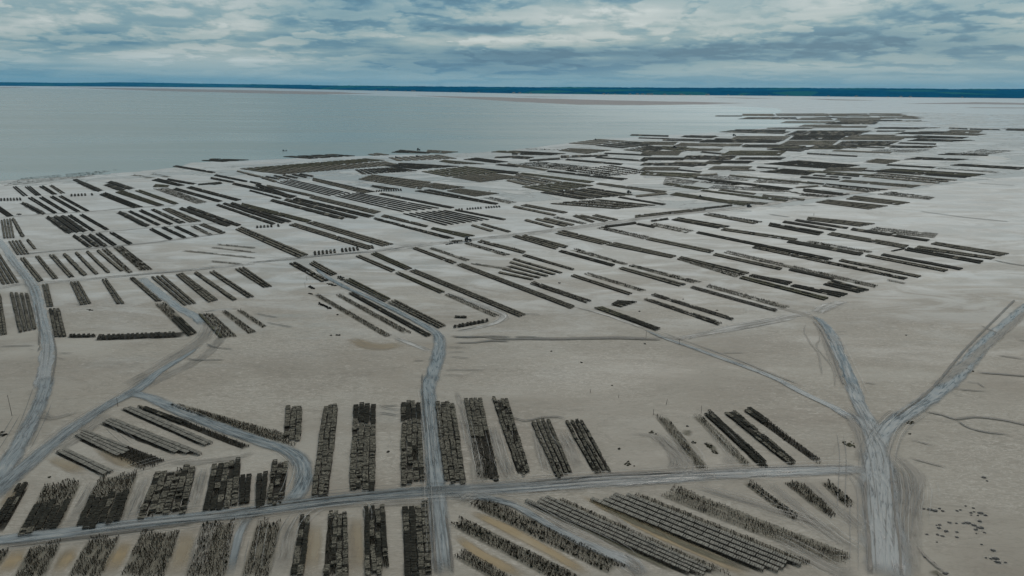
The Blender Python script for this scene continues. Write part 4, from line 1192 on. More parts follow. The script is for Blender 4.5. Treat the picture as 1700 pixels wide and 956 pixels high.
NV = 10
UNIT = {}
for st in 'KGOPMBSW':
    fs, bs = [], []
    for k in range(NV):
        mb = MB(); frame_into(mb, 3.0, st)
        mb.v = [(x, y - 1.5, z) for x, y, z in mb.v]
        o = mb.build('trestle', [M['ironpale'] if st == 'S' else M['iron'], M['weed']]); fs.append(o.data); bpy.data.objects.remove(o)
        if st in BAGMAT:
            mb = MB(); bags_into(mb, 2.94, st); mb.v = [(x, y - 1.47, z) for x, y, z in mb.v]
            o = mb.build('oyster_bags', [M[BAGMAT[st]], M['black']]); bs.append(o.data); bpy.data.objects.remove(o)
    UNIT[st] = (fs, bs)
def quad_rows(reg, nums, n, gap, near=False):
    a0, a1, b0, b1 = [P(*px(reg, nums[i], nums[i + 1]), .3).xy for i in (0, 2, 4, 6)]
    rows = []
    wid = ((b0 - a0).length + (b1 - a1).length) / 2
    d = ((a1 - a0).normalized() + (b1 - b0).normalized()).normalized(); nrm = Vector((-d.y, d.x))
    wid = max(.9, (abs((b0 - a0).dot(nrm)) + abs((b1 - a1).dot(nrm))) / 2)
    pitch = wid / n
    g = gap if gap else (.22 if pitch < 1.2 else .35 if pitch > 2.3 else max(.22, min(.46, 1 - 1.02 / pitch)))
    if not gap and (n > 6): g = .38
    if not gap and near and px(reg, nums[0], (nums[1] + nums[3]) / 2)[1] > 640: g = .15 if pitch < 1.9 else .24
    for i in range(n):
        u0_, u1_ = (i + g / 2 * (n > 1)) / n, (i + 1 - g / 2 * (n > 1)) / n
        rows.append((a0.lerp(b0, u0_), a1.lerp(b1, u0_), a0.lerp(b0, u1_), a1.lerp(b1, u1_)))
    if wid < .95 and n == 1:
        c0, c1 = a0.lerp(b0, .5), a1.lerp(b1, .5); rows = [(c0 - nrm * .45, c1 - nrm * .45, c0 + nrm * .45, c1 + nrm * .45)]
    return rows, wid
def map_quad(mb, row, L, org):
    q = row
    res = []
    for x, y, z in mb.v:
        u_ = x + .5; v_ = y / L
        p_ = (q[0] * (1 - u_) + q[2] * u_) * (1 - v_) + (q[1] * (1 - u_) + q[3] * u_) * v_
        res.append((p_.x - org[0], p_.y - org[1], z))
    mb.v = res
def row_len(r_): return (((r_[1] + r_[3]) / 2) - ((r_[0] + r_[2]) / 2)).length
ORD = ['first', 'second', 'third', 'fourth', 'fifth', 'sixth', 'seventh', 'eighth', 'ninth', 'tenth']
def lines(txt): return [l for l in txt.strip().splitlines() if l.strip()]
NROW = NTRE = 0
FILM = {0: ([], [], [], []), 1: ([], [], [], [])}; NF = [0]
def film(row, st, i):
    "weed-grown mud under and right beside one row, with painted shade beneath bag tables"
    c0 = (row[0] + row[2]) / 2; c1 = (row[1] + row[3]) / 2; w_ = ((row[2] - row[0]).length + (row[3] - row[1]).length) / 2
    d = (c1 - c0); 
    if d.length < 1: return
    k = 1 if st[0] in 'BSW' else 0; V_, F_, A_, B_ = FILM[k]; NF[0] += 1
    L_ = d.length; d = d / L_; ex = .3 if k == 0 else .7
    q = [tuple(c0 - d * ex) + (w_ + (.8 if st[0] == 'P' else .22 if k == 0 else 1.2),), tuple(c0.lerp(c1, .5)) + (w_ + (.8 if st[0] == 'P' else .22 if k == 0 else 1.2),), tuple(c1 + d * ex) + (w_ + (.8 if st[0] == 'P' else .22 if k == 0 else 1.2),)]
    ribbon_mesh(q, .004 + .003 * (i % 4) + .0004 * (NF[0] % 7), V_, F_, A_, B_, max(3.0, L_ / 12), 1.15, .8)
for ln in lines(NEAR):
    reg, nums, n, st, gap, phrase = ln.split('|'); n = int(n); nums = [float(q) for q in nums.split()]; gap = float(gap) if gap else None
    rows, wid = quad_rows(reg, nums, n, gap, True)
    sts = st.split('~'); sts = (sts * 10)[:n] if len(sts) < n else sts
    ca = px(reg, (nums[0] + nums[2]) / 2, (nums[1] + nums[3]) / 2); cb = px(reg, (nums[4] + nums[6]) / 2, (nums[5] + nums[7]) / 2)
    side = 'left' if abs(cb[0] - ca[0]) > abs(cb[1] - ca[1]) * 1.1 else 'front'
    cyp = (ca[1] + cb[1]) / 2
    for ri, row in enumerate(rows):
        NROW += 1
        segs = parse(sts[ri]); L = row_len(row)
        c0 = (row[0] + row[2]) / 2; c1 = (row[1] + row[3]) / 2; mid = (c0 + c1) / 2
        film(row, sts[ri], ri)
        root = empty('trestle_row', (mid.x, mid.y, 0))
        lab = phrase if n == 1 else '%s row from the %s, %s' % (ORD[ri], side, phrase)
        if len(lab.split()) > 16: print('LONG', len(lab.split()), lab)
        tag(root, lab, 'oyster trestles', 'oyster trestle rows near the camera')
        if st == 'X':
            nt = max(4, int(L / 1.75)); wv = row[2] - row[0]; L2 = wv.length; dd = (c1 - c0).normalized(); ang = math.atan2(wv.y, wv.x) - math.pi / 2
            for i in range(nt):
                if random.random() < .08: continue
                p_ = c0.lerp(c1, (i + .5) / nt) + dd * random.uniform(-.25, .25); k = random.randrange(NV)
                o = link(bpy.data.objects.new('trestle', UNIT['K'][0][k]), root); NTRE += 1
                o.location = (p_.x - mid.x, p_.y - mid.y, 0); o.rotation_euler = (0, 0, ang + random.uniform(-.12, .12)); o.scale = (1.0, max(.6, L2 / 3 * random.uniform(.75, 1)), 1)
                link(bpy.data.objects.new('oyster_bags', UNIT['K'][1][k]), o)
            continue
        ul = 3.15; nt = max(1, int(round(L / ul))); wander = random.uniform(0, 9); phase = random.uniform(-.45, .45)
        if cyp > 625:
            # every table of the row is a part of its own, its bags a sub-part
            for i in range(nt):
                v_ = (i + .5 + phase) / nt; s_ = style_at(segs, v_)
                if s_ in MIX:
                    q = MIX[s_]; f = mnoise.noise(Vector((mid.x * .3 + ri * .7, v_ * L / 9, 3))) * .5 + .5
                    s_ = q[min(len(q) - 1, int(max(0, min(.999, f * 1.3 - .15 + random.uniform(-.15, .15))) * len(q)))] if s_ in 'Mm' else random.choice(q)
                if s_ in 'SB' and random.random() < .04: continue
                if s_ in 'KGOM' and random.random() < .02: continue
                e0 = row[0].lerp(row[1], v_); e1 = row[2].lerp(row[3], v_); p_ = (e0 + e1) / 2
                wv = e1 - e0; d = (c1 - c0); sl = L / nt / 3 * (.98 if s_ == 'P' else random.uniform(.99, 1.03))
                k = random.randrange(NV)
                o = link(bpy.data.objects.new('trestle', UNIT[s_][0][k]), root); NTRE += 1
                jt = .14 if s_ != 'P' else .02
                nr = Vector((-d.y, d.x)).normalized()
                p_ = p_ + nr * (random.uniform(-jt, jt) + .12 * math.sin(wander + i * .5) * (s_ != 'P'))
                o.location = (p_.x - mid.x, p_.y - mid.y, random.uniform(-.02, .02) if s_ != 'P' else 0)
                o.rotation_euler = (random.uniform(-.012, .012), random.uniform(-.03, .03) if s_ != 'P' else 0, math.atan2(d.y, d.x) - math.pi / 2 + random.uniform(-.02, .02) * (s_ != 'P'))
                o.scale = (abs(wv.dot(nr)), sl, 1)
                if s_ in BAGMAT: link(bpy.data.objects.new('oyster_bags', UNIT[s_][1][k]), o)
        else:
            fr = MB(); bg_ = {}
            for i in range(nt):
                v_ = (i + .5) / nt; s_ = style_at(segs, v_)
                s_ = random.choice(MIX[s_]) if s_ in MIX else s_
                if s_ in 'SB' and random.random() < .05: continue
                y0 = i * L / nt; l_ = L / nt - .12
                mb = MB(); frame_into(mb, l_, s_, .1); n0 = len(fr.v)
                fr.v += [(x, y + y0, z) for x, y, z in mb.v]; fr.f += [tuple(q + n0 for q in f) for f in mb.f]; fr.m += [2 if (s_ == 'S' and q == 0) else q for q in mb.m]
                if s_ in BAGMAT:
                    mb = MB(); bags_into(mb, l_, s_, .75); tgt = bg_.setdefault(BAGMAT[s_], MB()); n0 = len(tgt.v)
                    tgt.v += [(x, y + y0, z) for x, y, z in mb.v]; tgt.f += [tuple(q + n0 for q in f) for f in mb.f]; tgt.m += mb.m
            if fr.v:
                map_quad(fr, row, L, mid); fr.build('trestle_frame', [M['iron'], M['weed'], M['ironpale']], root)
            if bg_:
                al = MB(); keys = list(bg_)
                for ki, kk in enumerate(keys):
                    n0 = len(al.v); al.v += bg_[kk].v; al.f += [tuple(q + n0 for q in f) for f in bg_[kk].f]; al.m += [ki if q == 0 else len(keys) for q in bg_[kk].m]
                map_quad(al, row, L, mid); al.build('oyster_bags', [M[kk] for kk in keys] + [M['black']], root)
print('near rows', NROW, 'trestles', NTRE)

# beds farther off: each bed is a thing, each row of tables in it a part
LOOK = {'K': 'black', 'G': 'grey-brown', 'O': 'olive', 'B': 'bare', 'S': 'faint', 'X': 'comb-like', 'M': 'patchy', 'm': 'dark patchy'}
def nth(k): return '%d%s' % (k, 'th' if 10 <= k % 100 <= 20 else {1: 'st', 2: 'nd', 3: 'rd'}.get(k % 10, 'th'))
FMAT = ['black', 'grey', 'olive', 'panel', 'iron', 'weed', 'ironpale']
FIX = {'K': 0, 'G': 1, 'O': 2, 'P': 3, 'M': 1, 'X': 0}
def far_row(row, segs, org, ypx):
    L = row_len(row); seg = 3.1 if ypx > 300 else 4.5 if ypx > 240 else 8.0
    nt = max(1, int(round(L / seg))); mb = MB(); seg = L / nt
    fine = ypx > 300
    for i in range(nt):
        v_ = (i + .5) / nt; s_ = style_at(segs, v_); s_ = random.choice(MIX[s_]) if s_ in MIX else s_
        y0 = i * seg; y1 = y0 + seg * random.uniform(.93, .985)
        if random.random() < (.015 if s_ in 'KGOM' else .06): continue
        if s_ in FIX:
            z = .66 + random.uniform(-.05, .07); dx = random.uniform(-.04, .04)
            if fine:
                h = (y1 - y0) / 2
                for k in (0, 1): mb.pillow(-.5 + dx, .5 + dx, y0 + h * k + .02, y0 + h * (k + 1) - .03, z - .22, z + random.uniform(-.02, .03), .06, FIX[s_] if random.random() > .7 * BLK.get(s_, 0) else 0)
            else: mb.box(-.5 + dx, .5 + dx, y0, y1, z - .26, z, FIX[s_], None, .04)
            for sx in (-.4, .4):
                for yy in (y0 + .3, (y0 + y1) / 2, y1 - .3):
                    if random.random() < .85: mb.box(sx - .07, sx + .07, yy - .22, yy + .22, -.05, z - .2, 4)
        else:
            mi = 6 if s_ == 'S' else 4
            st = 1.0 if fine else 1.5
            for k in range(max(1, int(seg / st))):
                for sx in (-.36, .0, .36):
                    if random.random() < (.75 if s_ != 'S' else .5):
                        x = sx + random.uniform(-.1, .1); y = y0 + k * st + random.uniform(0, .5); w_ = .075 if s_ != 'S' else .05
                        mb.box(x - w_, x + w_, y, y + 2.2 * w_, -.05, random.uniform(.4, .75), mi)
            for sx in (-.36, .36):
                if random.random() < .75: mb.box(sx - .045, sx + .045, y0, y1, .44, .53, mi)
            if s_ == 'W':
                for _ in range(3): mb.lump(random.uniform(-.4, .4), random.uniform(y0, y1), 0, .4, .4, .7, 5, 5)
    if not mb.v: return None
    map_quad(mb, row, L, org); return mb
beds = []; cluster = ''
for ln in lines(FAR):
    if ln[0] == '@': cluster = ln[1:]; continue
    f = ln.split('|'); nums = [float(q) for q in f[1].split()]
    cs = [px(f[0], nums[i], nums[i + 1]) for i in (0, 2, 4, 6)]
    cxp = sum(q[0] for q in cs) / 4; cyp = sum(q[1] for q in cs) / 4
    area = .5 * abs((cs[1][0] - cs[2][0]) * (cs[3][1] - cs[0][1]) - (cs[3][0] - cs[0][0]) * (cs[1][1] - cs[2][1]))
    beds.append(dict(reg=f[0], nums=nums, n=int(f[2]), st=f[3], gap=float(f[4]) if len(f) > 4 else None, cl=cluster, x=cxp, y=cyp, area=area, L=math.hypot(cs[1][0] - cs[0][0], cs[1][1] - cs[0][1])))
keep = sorted(beds, key=lambda q: -q['area'])[:300]; kid = {id(q) for q in keep}
rest = MB()
for cl in {b_['cl'] for b_ in beds}:
    for k, b_ in enumerate(sorted((q for q in keep if q['cl'] == cl), key=lambda q: q['x'])): b_['k'] = k + 1
for b_ in beds:
    rows, wid = quad_rows(b_['reg'], b_['nums'], b_['n'], b_['gap'])
    allp = [q for r_ in rows for q in r_]; org = sum(allp, Vector((0, 0))) / len(allp)
    sts = b_['st'].split('~'); sts = (sts * 20)[:len(rows)]
    if b_['st'] == 'X':
        r_ = rows[0]; L = row_len(r_); nt = max(4, int(L / 2.4)); nr = []
        for i in range(nt):
            if random.random() < .1: continue
            v0, v1 = (i + .1) / nt, (i + .62) / nt
            nr.append((r_[0].lerp(r_[1], v0), r_[2].lerp(r_[3], v0), r_[0].lerp(r_[1], v1), r_[2].lerp(r_[3], v1)))
        rows = nr; sts = ['K'] * len(rows)
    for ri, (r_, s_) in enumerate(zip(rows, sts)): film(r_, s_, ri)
    if id(b_) in kid:
        root = empty('oyster_bed', (org.x, org.y, 0))
        look = LOOK[parse(b_['st'].split('~')[0])[0][0]]
        lab = '%s %s bed, %s from the left %s' % ('long' if b_['L'] > 75 else 'short', look, nth(b_['k']), b_['cl'])
        if len(lab.split()) > 16: print('LONG', lab)
        tag(root, lab, 'oyster bed', 'oyster beds farther out on the flats')
        if b_['st'] == 'X':
            al = MB()
            for r_ in rows:
                mb = far_row(r_, [('K', 1.0)], org, b_['y'])
                if mb: n0 = len(al.v); al.v += mb.v; al.f += [tuple(q + n0 for q in f) for f in mb.f]; al.m += mb.m
            al.build('table_comb', [M[q] for q in FMAT], root)
        else:
            for r_, s_ in zip(rows, sts):
                mb = far_row(r_, parse(s_), org, b_['y'])
                if mb: mb.build('table_row', [M[q] for q in FMAT], root)
    else:
        for r_, s_ in zip(rows, sts):
            mb = far_row(r_, parse(s_), (0, 0), b_['y'])
            if mb: n0 = len(rest.v); rest.v += mb.v; rest.f += [tuple(q + n0 for q in f) for f in mb.f]; rest.m += mb.m
if rest.v: tag(rest.build('distant_oyster_beds', [M[q] for q in FMAT]), 'faint slivers of oyster beds on the far flats', 'oyster beds', kind='stuff')
print('beds', len(keep), 'rest', len(beds) - len(keep))
FM = [streak_mat('dark mud and painted shade under tables', [(.2, (.012, .011, .008)), (.6, (.024, .021, .015)), (.85, (.055, .05, .038))], .62, .35, .9, (.6, .8), .8, .4, spec=.2, ragged=1.1),  # near-black: shade in the row gaps painted over dark mud
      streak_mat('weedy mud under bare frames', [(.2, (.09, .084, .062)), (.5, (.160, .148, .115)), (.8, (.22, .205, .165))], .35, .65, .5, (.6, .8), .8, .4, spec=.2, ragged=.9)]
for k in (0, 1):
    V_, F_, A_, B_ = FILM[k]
    o = mesh_obj('weed_shade_film', V_, F_, FM[k]); uv_layers(o, A_, B_); tag(o, kind='structure')
# ---------------------------------------------------------------- poles, heaps, rocks
wood = plain('wet pole wood', (.035, .028, .020), .8)
paint_k = plain('dark painted steel', (.012, .014, .016), .45); paint_b = plain('dull blue paint', (.02, .045, .08), .45)
glassy = plain('cab glass', (.03, .04, .045), .15); rubber = plain('tyre rubber', (.012, .012, .012), .8); galv = plain('galvanised steel', (.20, .20, .19), .5, .3)
skin = plain('skin', (.35, .2, .14), .6); wader = plain('dark oilskins', (.015, .02, .02), .5); cloth = plain('jacket', (.03, .035, .04), .8)
for x, yb, yt, lab in [
    (20, 690, 654, 'tall dark marker pole on open mud near the left edge'),
    (195.8, 675, 660, 'thin marker pole standing above the fork of the left tracks'),
    (980, 652, 646, 'short stake on open mud, leftmost of the three centre stakes'),
    (1027, 660, 655, 'short stake on open mud, between two others in the centre'),
    (1106, 671.5, 662, 'leaning stake on open mud, rightmost of the three centre stakes'),
    (1084.7, 688, 679, 'thin stake at the top of the faint bare bed'),
    (1164, 686, 673, 'thin pole at the top left of the dark far right bed'),
    (1072.6, 559, 547.5, 'dark pole beside the start of the thin straight track'),
    (509.6, 466, 459, 'small stake left of the slanted wet lane, the upper one'),
    (506.6, 477, 468, 'small stake left of the slanted wet lane, the lower one'),
    (553.5, 471, 464, 'stake beside the weed heap on the slanted wet lane'),
    (567.6, 478, 472, 'stake at the lower edge of the slanted wet lane'),
    (1127.6, 572, 563, 'pale stake in the middle of the thin straight track'),
    (888, 466, 461.5, 'tiny stake on pale mud between the centre right beds'),
    (1546, 286, 280.5, 'lone stake on wet flat among the far right beds'),
    (1351, 358, 353.5, 'lone stake on wet flat beyond the right hand beds')]:
    g_ = P(x, yb); dh = math.hypot(g_.x, g_.y); e = ray(x, yt); h = CAMH + e.z / math.hypot(e.x, e.y) * dh
    mb = MB(); lean = .25 if 'leaning' in lab else random.uniform(-.06, .06); rr = max(.07, dh * .00022)
    mb.tube((0, 0, -.2), (lean, .02, h), rr, rr * .75, 8)
    tag(mb.build('marker_pole', wood, None, g_), lab, 'pole', 'marker poles on the flats')
def heap(reg, x0, y0, x1, y1, w_, h, lab, name='bag_heap', cat='bag heap', mat='black', group='heaps and clumps lying on the mud', dens=3.0):
    w_ *= .75; h *= .8
    a, b_ = P(*px(reg, x0, y0)), P(*px(reg, x1, y1)); mid = (a + b_) / 2; L = max((b_ - a).length, w_); d = (b_ - a).normalized() if (b_ - a).length > .1 else Vector((1, 0, 0)); nr = Vector((-d.y, d.x, 0))
    mb = MB()
    for _ in range(int(max(4, L * w_ * dens * 1.5))):
        p_ = d * random.uniform(-.5, .5) * L + nr * random.gauss(0, .26) * w_
        r_ = random.uniform(.2, .42)
        mb.lump(p_.x, p_.y, random.uniform(-.05, h * .25), r_ * 1.2, r_, h * random.uniform(.4, 1), 0)
    tag(mb.build(name, M[mat], None, mid), lab, cat, group)
heap('F', 350, 302, 385, 318, 2.2, .8, 'black heap of bags below the two small stakes left of the slanted lane')
heap('F', 343, 346, 378, 354, 1.2, .6, 'small black heap at the top end of the lowest brown bed')
heap('F', 415, 412, 492, 450, 2.0, .8, 'longest black heap, lying below the lowest brown bed')
heap('F', 535, 488, 548, 488, 1, .5, 'tiny black heap at the end of a drag mark left of centre')
heap('F', 488, 625, 500, 625, 1, .4, 'tiny black heap on mud, left of a larger flat one')
heap('F', 530, 621, 562, 624, 1.2, .5, 'flat black heap on bare mud below the brown bare beds')
heap('F', 470, 280, 530, 298, 2.6, .6, 'weedy brown heap at the lower end of the dark broken bed', 'weed_heap', 'weed heap', 'weed', dens=1.6)
heap('F', 545, 235, 580, 262, 4.0, .7, 'dark weed heap in the gap of the bed along the slanted lane', 'weed_heap', 'weed heap', 'weed', dens=1.2)
heap('E', 575, 453, 612, 460, 1, .4, 'small dark heap in the middle of the empty square plot')
heap('A', 245, 460, 258, 460, .8, .3, 'tiny weed clump left of the slanted beds', 'weed_clump', 'weed clump', 'weed')
heap('D', 375, 292, 436, 300, 3.6, .35, 'olive weed clump on open mud left of the right junction', 'weed_clump', 'weed clump', 'olive', dens=2.5)
heap('D', 695, 188, 735, 182, 2.2, .35, 'brown weed clump on the edge of the upper right track', 'weed_clump', 'weed clump', 'weed')
heap('D', 705, 242, 720, 244, 1, .3, 'tiny weed clump right of the main junction', 'weed_clump', 'weed clump', 'weed')
heap('m', 200, 715, 300, 765, 3.0, .35, 'scattered weed clump above the pool in the long track', 'weed_clump', 'weed clump', 'weed', dens=.9)
heap('m', 455, 430, 490, 470, 2.6, .35, 'ragged weed clump left of the faint bare bed', 'weed_clump', 'weed clump', 'weed', dens=1.0)
heap('m', 845, 538, 885, 538, 1.6, .4, 'small brown weed clump just below the olive puddle', 'weed_clump', 'weed clump', 'weed')
heap('m', 795, 382, 806, 382, .6, .5, 'tiny black lump above the olive puddle')
heap('m', 970, 540, 1105, 668, 1.7, .4, 'long ragged weed clump right of the faint bare bed', 'weed_clump', 'weed clump', 'weed', dens=1.6)
heap('C', 533, 318, 541, 318, .6, .4, 'tiny dark lump on bare mud right of the last centre bed')
heap('B', 660, 333, 672, 333, .6, .4, 'tiny dark lump on the sand lane left of the central track')
heap('B', 975, 497, 1000, 498, 1, .5, 'black bags dropped at the near end of the bed right of the central track')
heap('B', 1180, 470, 1215, 480, 1.6, .6, 'black bags dropped at the near end of the third bed from the central track')
heap('C', 500, 0, 505, 0, .5, .3, 'tiny dark speck of weed on the open centre mud')
heap('G', 310, 278, 320, 280, 1, .5, 'small black lump on pale mud between centre beds')
heap('G', 835, 464, 842, 466, 1, .5, 'small black lump near the thin straight track bend')
heap('G', 1130, 385, 1140, 386, 1, .4, 'small black lump above the dark ragged bed')
heap('G', 1350, 457, 1362, 459, 1, .4, 'small black lump at the near end of the dark ragged bed')
heap('G', 450, 803, 464, 804, 1, .4, 'small black lump on the open mud right of centre')
heap('G', 870, 681, 884, 682, .8, .4, 'small black lump below the dark pole')
heap('G', 255, 729, 265, 729, .8, .4, 'small dark lump below the long creek')
heap('H', 910, 624, 918, 626, .8, .4, 'tiny dark lump on the open mud at the right')
heap('H', 1310, 848, 1360, 862, 1.6, .4, 'dark weed clump on the edge of the upper right track', 'weed_clump', 'weed clump', 'weed')
heap('H', 1520, 618, 1532, 619, 1, .4, 'tiny dark lump left of the upper right track')
heap('I', 112, 341, 142, 343, 2.4, .9, 'black heap on the mud between the left shoreline beds')
heap('A', -5, 235, 15, 256, 2.5, .6, 'black heap of bags cut off by the left edge', dens=2)
heap('r', 1380, 572, 1400, 572, 1.4, .8, 'tiny heap beyond the centre')
heap('J', 1255, 782, 1300, 776, 1.6, .6, 'dark heap lying in front of the parked trailer')
# rocks and scoured stones lower right
rk = plain('wet dark rock', (.022, .022, .020), .5)
halo = streak_mat('scoured pale rim', [(.2, (.28, .265, .23)), (.6, (.36, .34, .30))], .3, .6, .6, (.5, .6), .5, .4)
ROCKS = [(830, 68, 1.7), (862, 101, .8), (290, 352, 1.0), (345, 358, 2.0), (390, 370, 1.9), (432, 350, 1.0), (462, 372, 1.1), (592, 370, 1.1), (622, 362, .9), (668, 327, .8), (737, 345, .9), (716, 389, 1.1), (745, 380, .7), (805, 392, 1.9), (845, 410, 1.2),
  (780, 412, .7), (795, 464, 1.6), (528, 478, 1.2), (586, 482, .9), (650, 483, 1.2), (690, 480, 1.8), (740, 500, 1.6), (797, 522, 2.1), (762, 540, 1.3), (432, 497, 1.0), (405, 500, .6), (428, 525, 1.3), (495, 554, 1.5), (418, 586, 1.0), (460, 598, 1.1), (590, 562, 1.1), (592, 609, 1.1), (838, 566, .9), (318, 582, .9), (410, 652, .6),
  (812, 674, .7), (915, 728, 1.6), (853, 795, .9), (940, 800, 2.2), (962, 835, 1.8), (1028, 838, 1.0), (900, 804, .9), (303, 790, 1.1), (382, 838, .9), (487, 935, 1.7), (765, 575, .6), (715, 409, .6)]
V, F, U1, U2 = [], [], [], []
for i, (x, y, r_) in enumerate(ROCKS):
    g_ = P(*px('v', x, y)); mb = MB(); r_ *= .37
    mb.lump(0, 0, -.1, r_ * 1.15, r_ * .85, .25 + .22 * r_, 0, 8)
    for _ in range(2): mb.lump(random.uniform(-.8, .8) * r_, random.uniform(-.6, .6) * r_, -.05, r_ * .5, r_ * .4, .25, 0, 6)
    where = 'in the upper pair' if y < 110 else 'among the scattered dark rocks'
    tag(mb.build('rock', rk, None, g_), 'dark wet rock ' + ('of the small pair right of the rutted turning area' if y < 110 else 'of the dark scatter on the lower right mud'), 'rock', 'dark rocks on the lower right mud')
    q = [(g_.x - r_ * 2.0, g_.y + .05, r_ * 2.6), (g_.x, g_.y, r_ * 3.4), (g_.x + r_ * 2.0, g_.y - .1, r_ * 2.6)]
    ribbon_mesh(q, .004 + .0012 * i, V, F, U1, U2, .6, 1.2, 1.2)
o = mesh_obj('scoured_rims', V, F, halo); uv_layers(o, U1, U2); tag(o, kind='structure')

# ---------------------------------------------------------------- vehicles, people, boat
def wheel(root, x, y, r_, w_):
    mb = MB(); mb.tube((x, y - w_ / 2, r_), (x, y + w_ / 2, r_), r_, None, 18); wl_ = mb.build('wheel', rubber, root)
    mb = MB(); mb.tube((x, y - w_ / 2 - .02, r_), (x, y + w_ / 2 + .02, r_), r_ * .5, None, 12); mb.build('rim', galv, wl_)
def tractor(reg, x, y, ang, lab, sc=1.0, col=None):
    g_ = P(*px(reg, x, y)); root = empty('tractor', g_); root.rotation_euler = (0, 0, ang); root.scale = (sc * .78,) * 3
    tag(root, lab, 'tractor', 'tractors out on the flats')
    mb = MB(); mb.hexa([(.2, -.45, .75), (2.3, -.38, .8), (2.3, .38, .8), (.2, .45, .75)], [(.2, -.4, 1.65), (2.2, -.32, 1.45), (2.2, .32, 1.45), (.2, .4, 1.65)]); mb.box(-1.2, .2, -.4, .4, .7, 1.2); mb.build('bonnet', col or paint_k, root)
    mb = MB()
    for sx in (-1.15, .25):
        for sy in (-.7, .7): mb.box(sx - .05, sx + .05, sy - .05, sy + .05, 1.15, 2.6)
    mb.box(-1.3, .4, -.85, .85, 2.6, 2.75); cab = mb.build('cab', paint_k, root)
    mb = MB(); mb.box(-1.1, .2, -.68, .68, 1.35, 2.58); mb.build('cab_window', glassy, cab)
    mb = MB()
    for sy in (-1, 1): mb.box(-1.55, .05, sy * .72 - .02 if sy > 0 else -1.25, 1.25 if sy > 0 else -.72 + .02, 1.68, 1.78)
    mb.build('mudguard', col or paint_k, root)
    mb = MB(); mb.tube((1.3, .2, 1.5), (1.3, .2, 2.5), .06, None, 8); mb.build('exhaust', paint_k, root)
    for sy in (-.98, .98): wheel(root, -.75, sy, .88, .5)
    for sy in (-.8, .8): wheel(root, 1.75, sy, .6, .36)
    return root
tractor('s', 1152, 462, R(14), 'dark tractor parked on the cross track behind its long trailer', 1.45)
def trailer(reg, x, y, ang, lab):
    g_ = P(*px(reg, x, y)); root = empty('trailer', g_); root.rotation_euler = (0, 0, ang); tag(root, lab, 'trailer')
    mb = MB(); mb.box(-4.2, 4.2, -1.15, 1.15, 1.0, 1.18); mb.box(-4.2, 4.2, -.5, -.38, .8, 1.0); mb.box(-4.2, 4.2, .38, .5, .8, 1.0); mb.build('flatbed', galv, root)
    mb = MB(); mb.box(-4.3, -4.2, -1.2, 1.2, 1.0, 2.3); mb.build('headboard', paint_k, root)
    mb = MB(); mb.box(4.2, 5.6, -.08, .08, .85, 1.0); mb.build('drawbar', paint_k, root)
    for sx in (-1.0, .6):
        for sy in (-1.0, 1.0): wheel(root, sx, sy, .5, .36)
    return root
trailer('s', 1030, 478, R(10), 'long low flatbed trailer parked behind the dark tractor')
g_ = P(*px('s', 1040, 476)); mb = MB()
for i in range(7):
    for k in (-1, 0, 1): mb.pillow(-3.7 + i * 1.02, -2.75 + i * 1.02, -.5 + k * .7 - .1, k * .7 + .1, 0, random.uniform(.35, .6))
o = mb.build('bag_load', M['grey'], None, (g_.x, g_.y, 1.19)); o.rotation_euler = (0, 0, R(10)); tag(o, 'load of silted oyster bags stacked on the flatbed trailer', 'bag load')
tractor('h', 937, 548, R(20), 'dark tractor at the right end of the long olive bed', 1.25)
tractor('h', 412, 446, R(-10), 'small dark tractor standing on the long olive bed', 1.2)
tractor('l', 130, 430, R(30), 'tallest dark tractor silhouette among the far centre beds', 1.9)
tractor('r', 618, 128, R(0), 'dark tractor at the water edge above the outer shoreline bed', 1.7)
tractor('r', 378, 212, R(10), 'small dark tractor left on the grey shoreline bed', 1.3)
tractor('r', 606, 202, R(-10), 'small dark tractor right on the grey shoreline bed', 1.3)
tractor('k', 908, 345, R(0), 'tiny tractor on the outermost centre bed by the water', 1.5)
tractor('l', 775, 297, R(0), 'tiny tractor on the thin grey bed by the far water', 2.0)
tractor('g', 1268, 395, R(10), 'tiny dark tractor beside the dark square field', 1.3)
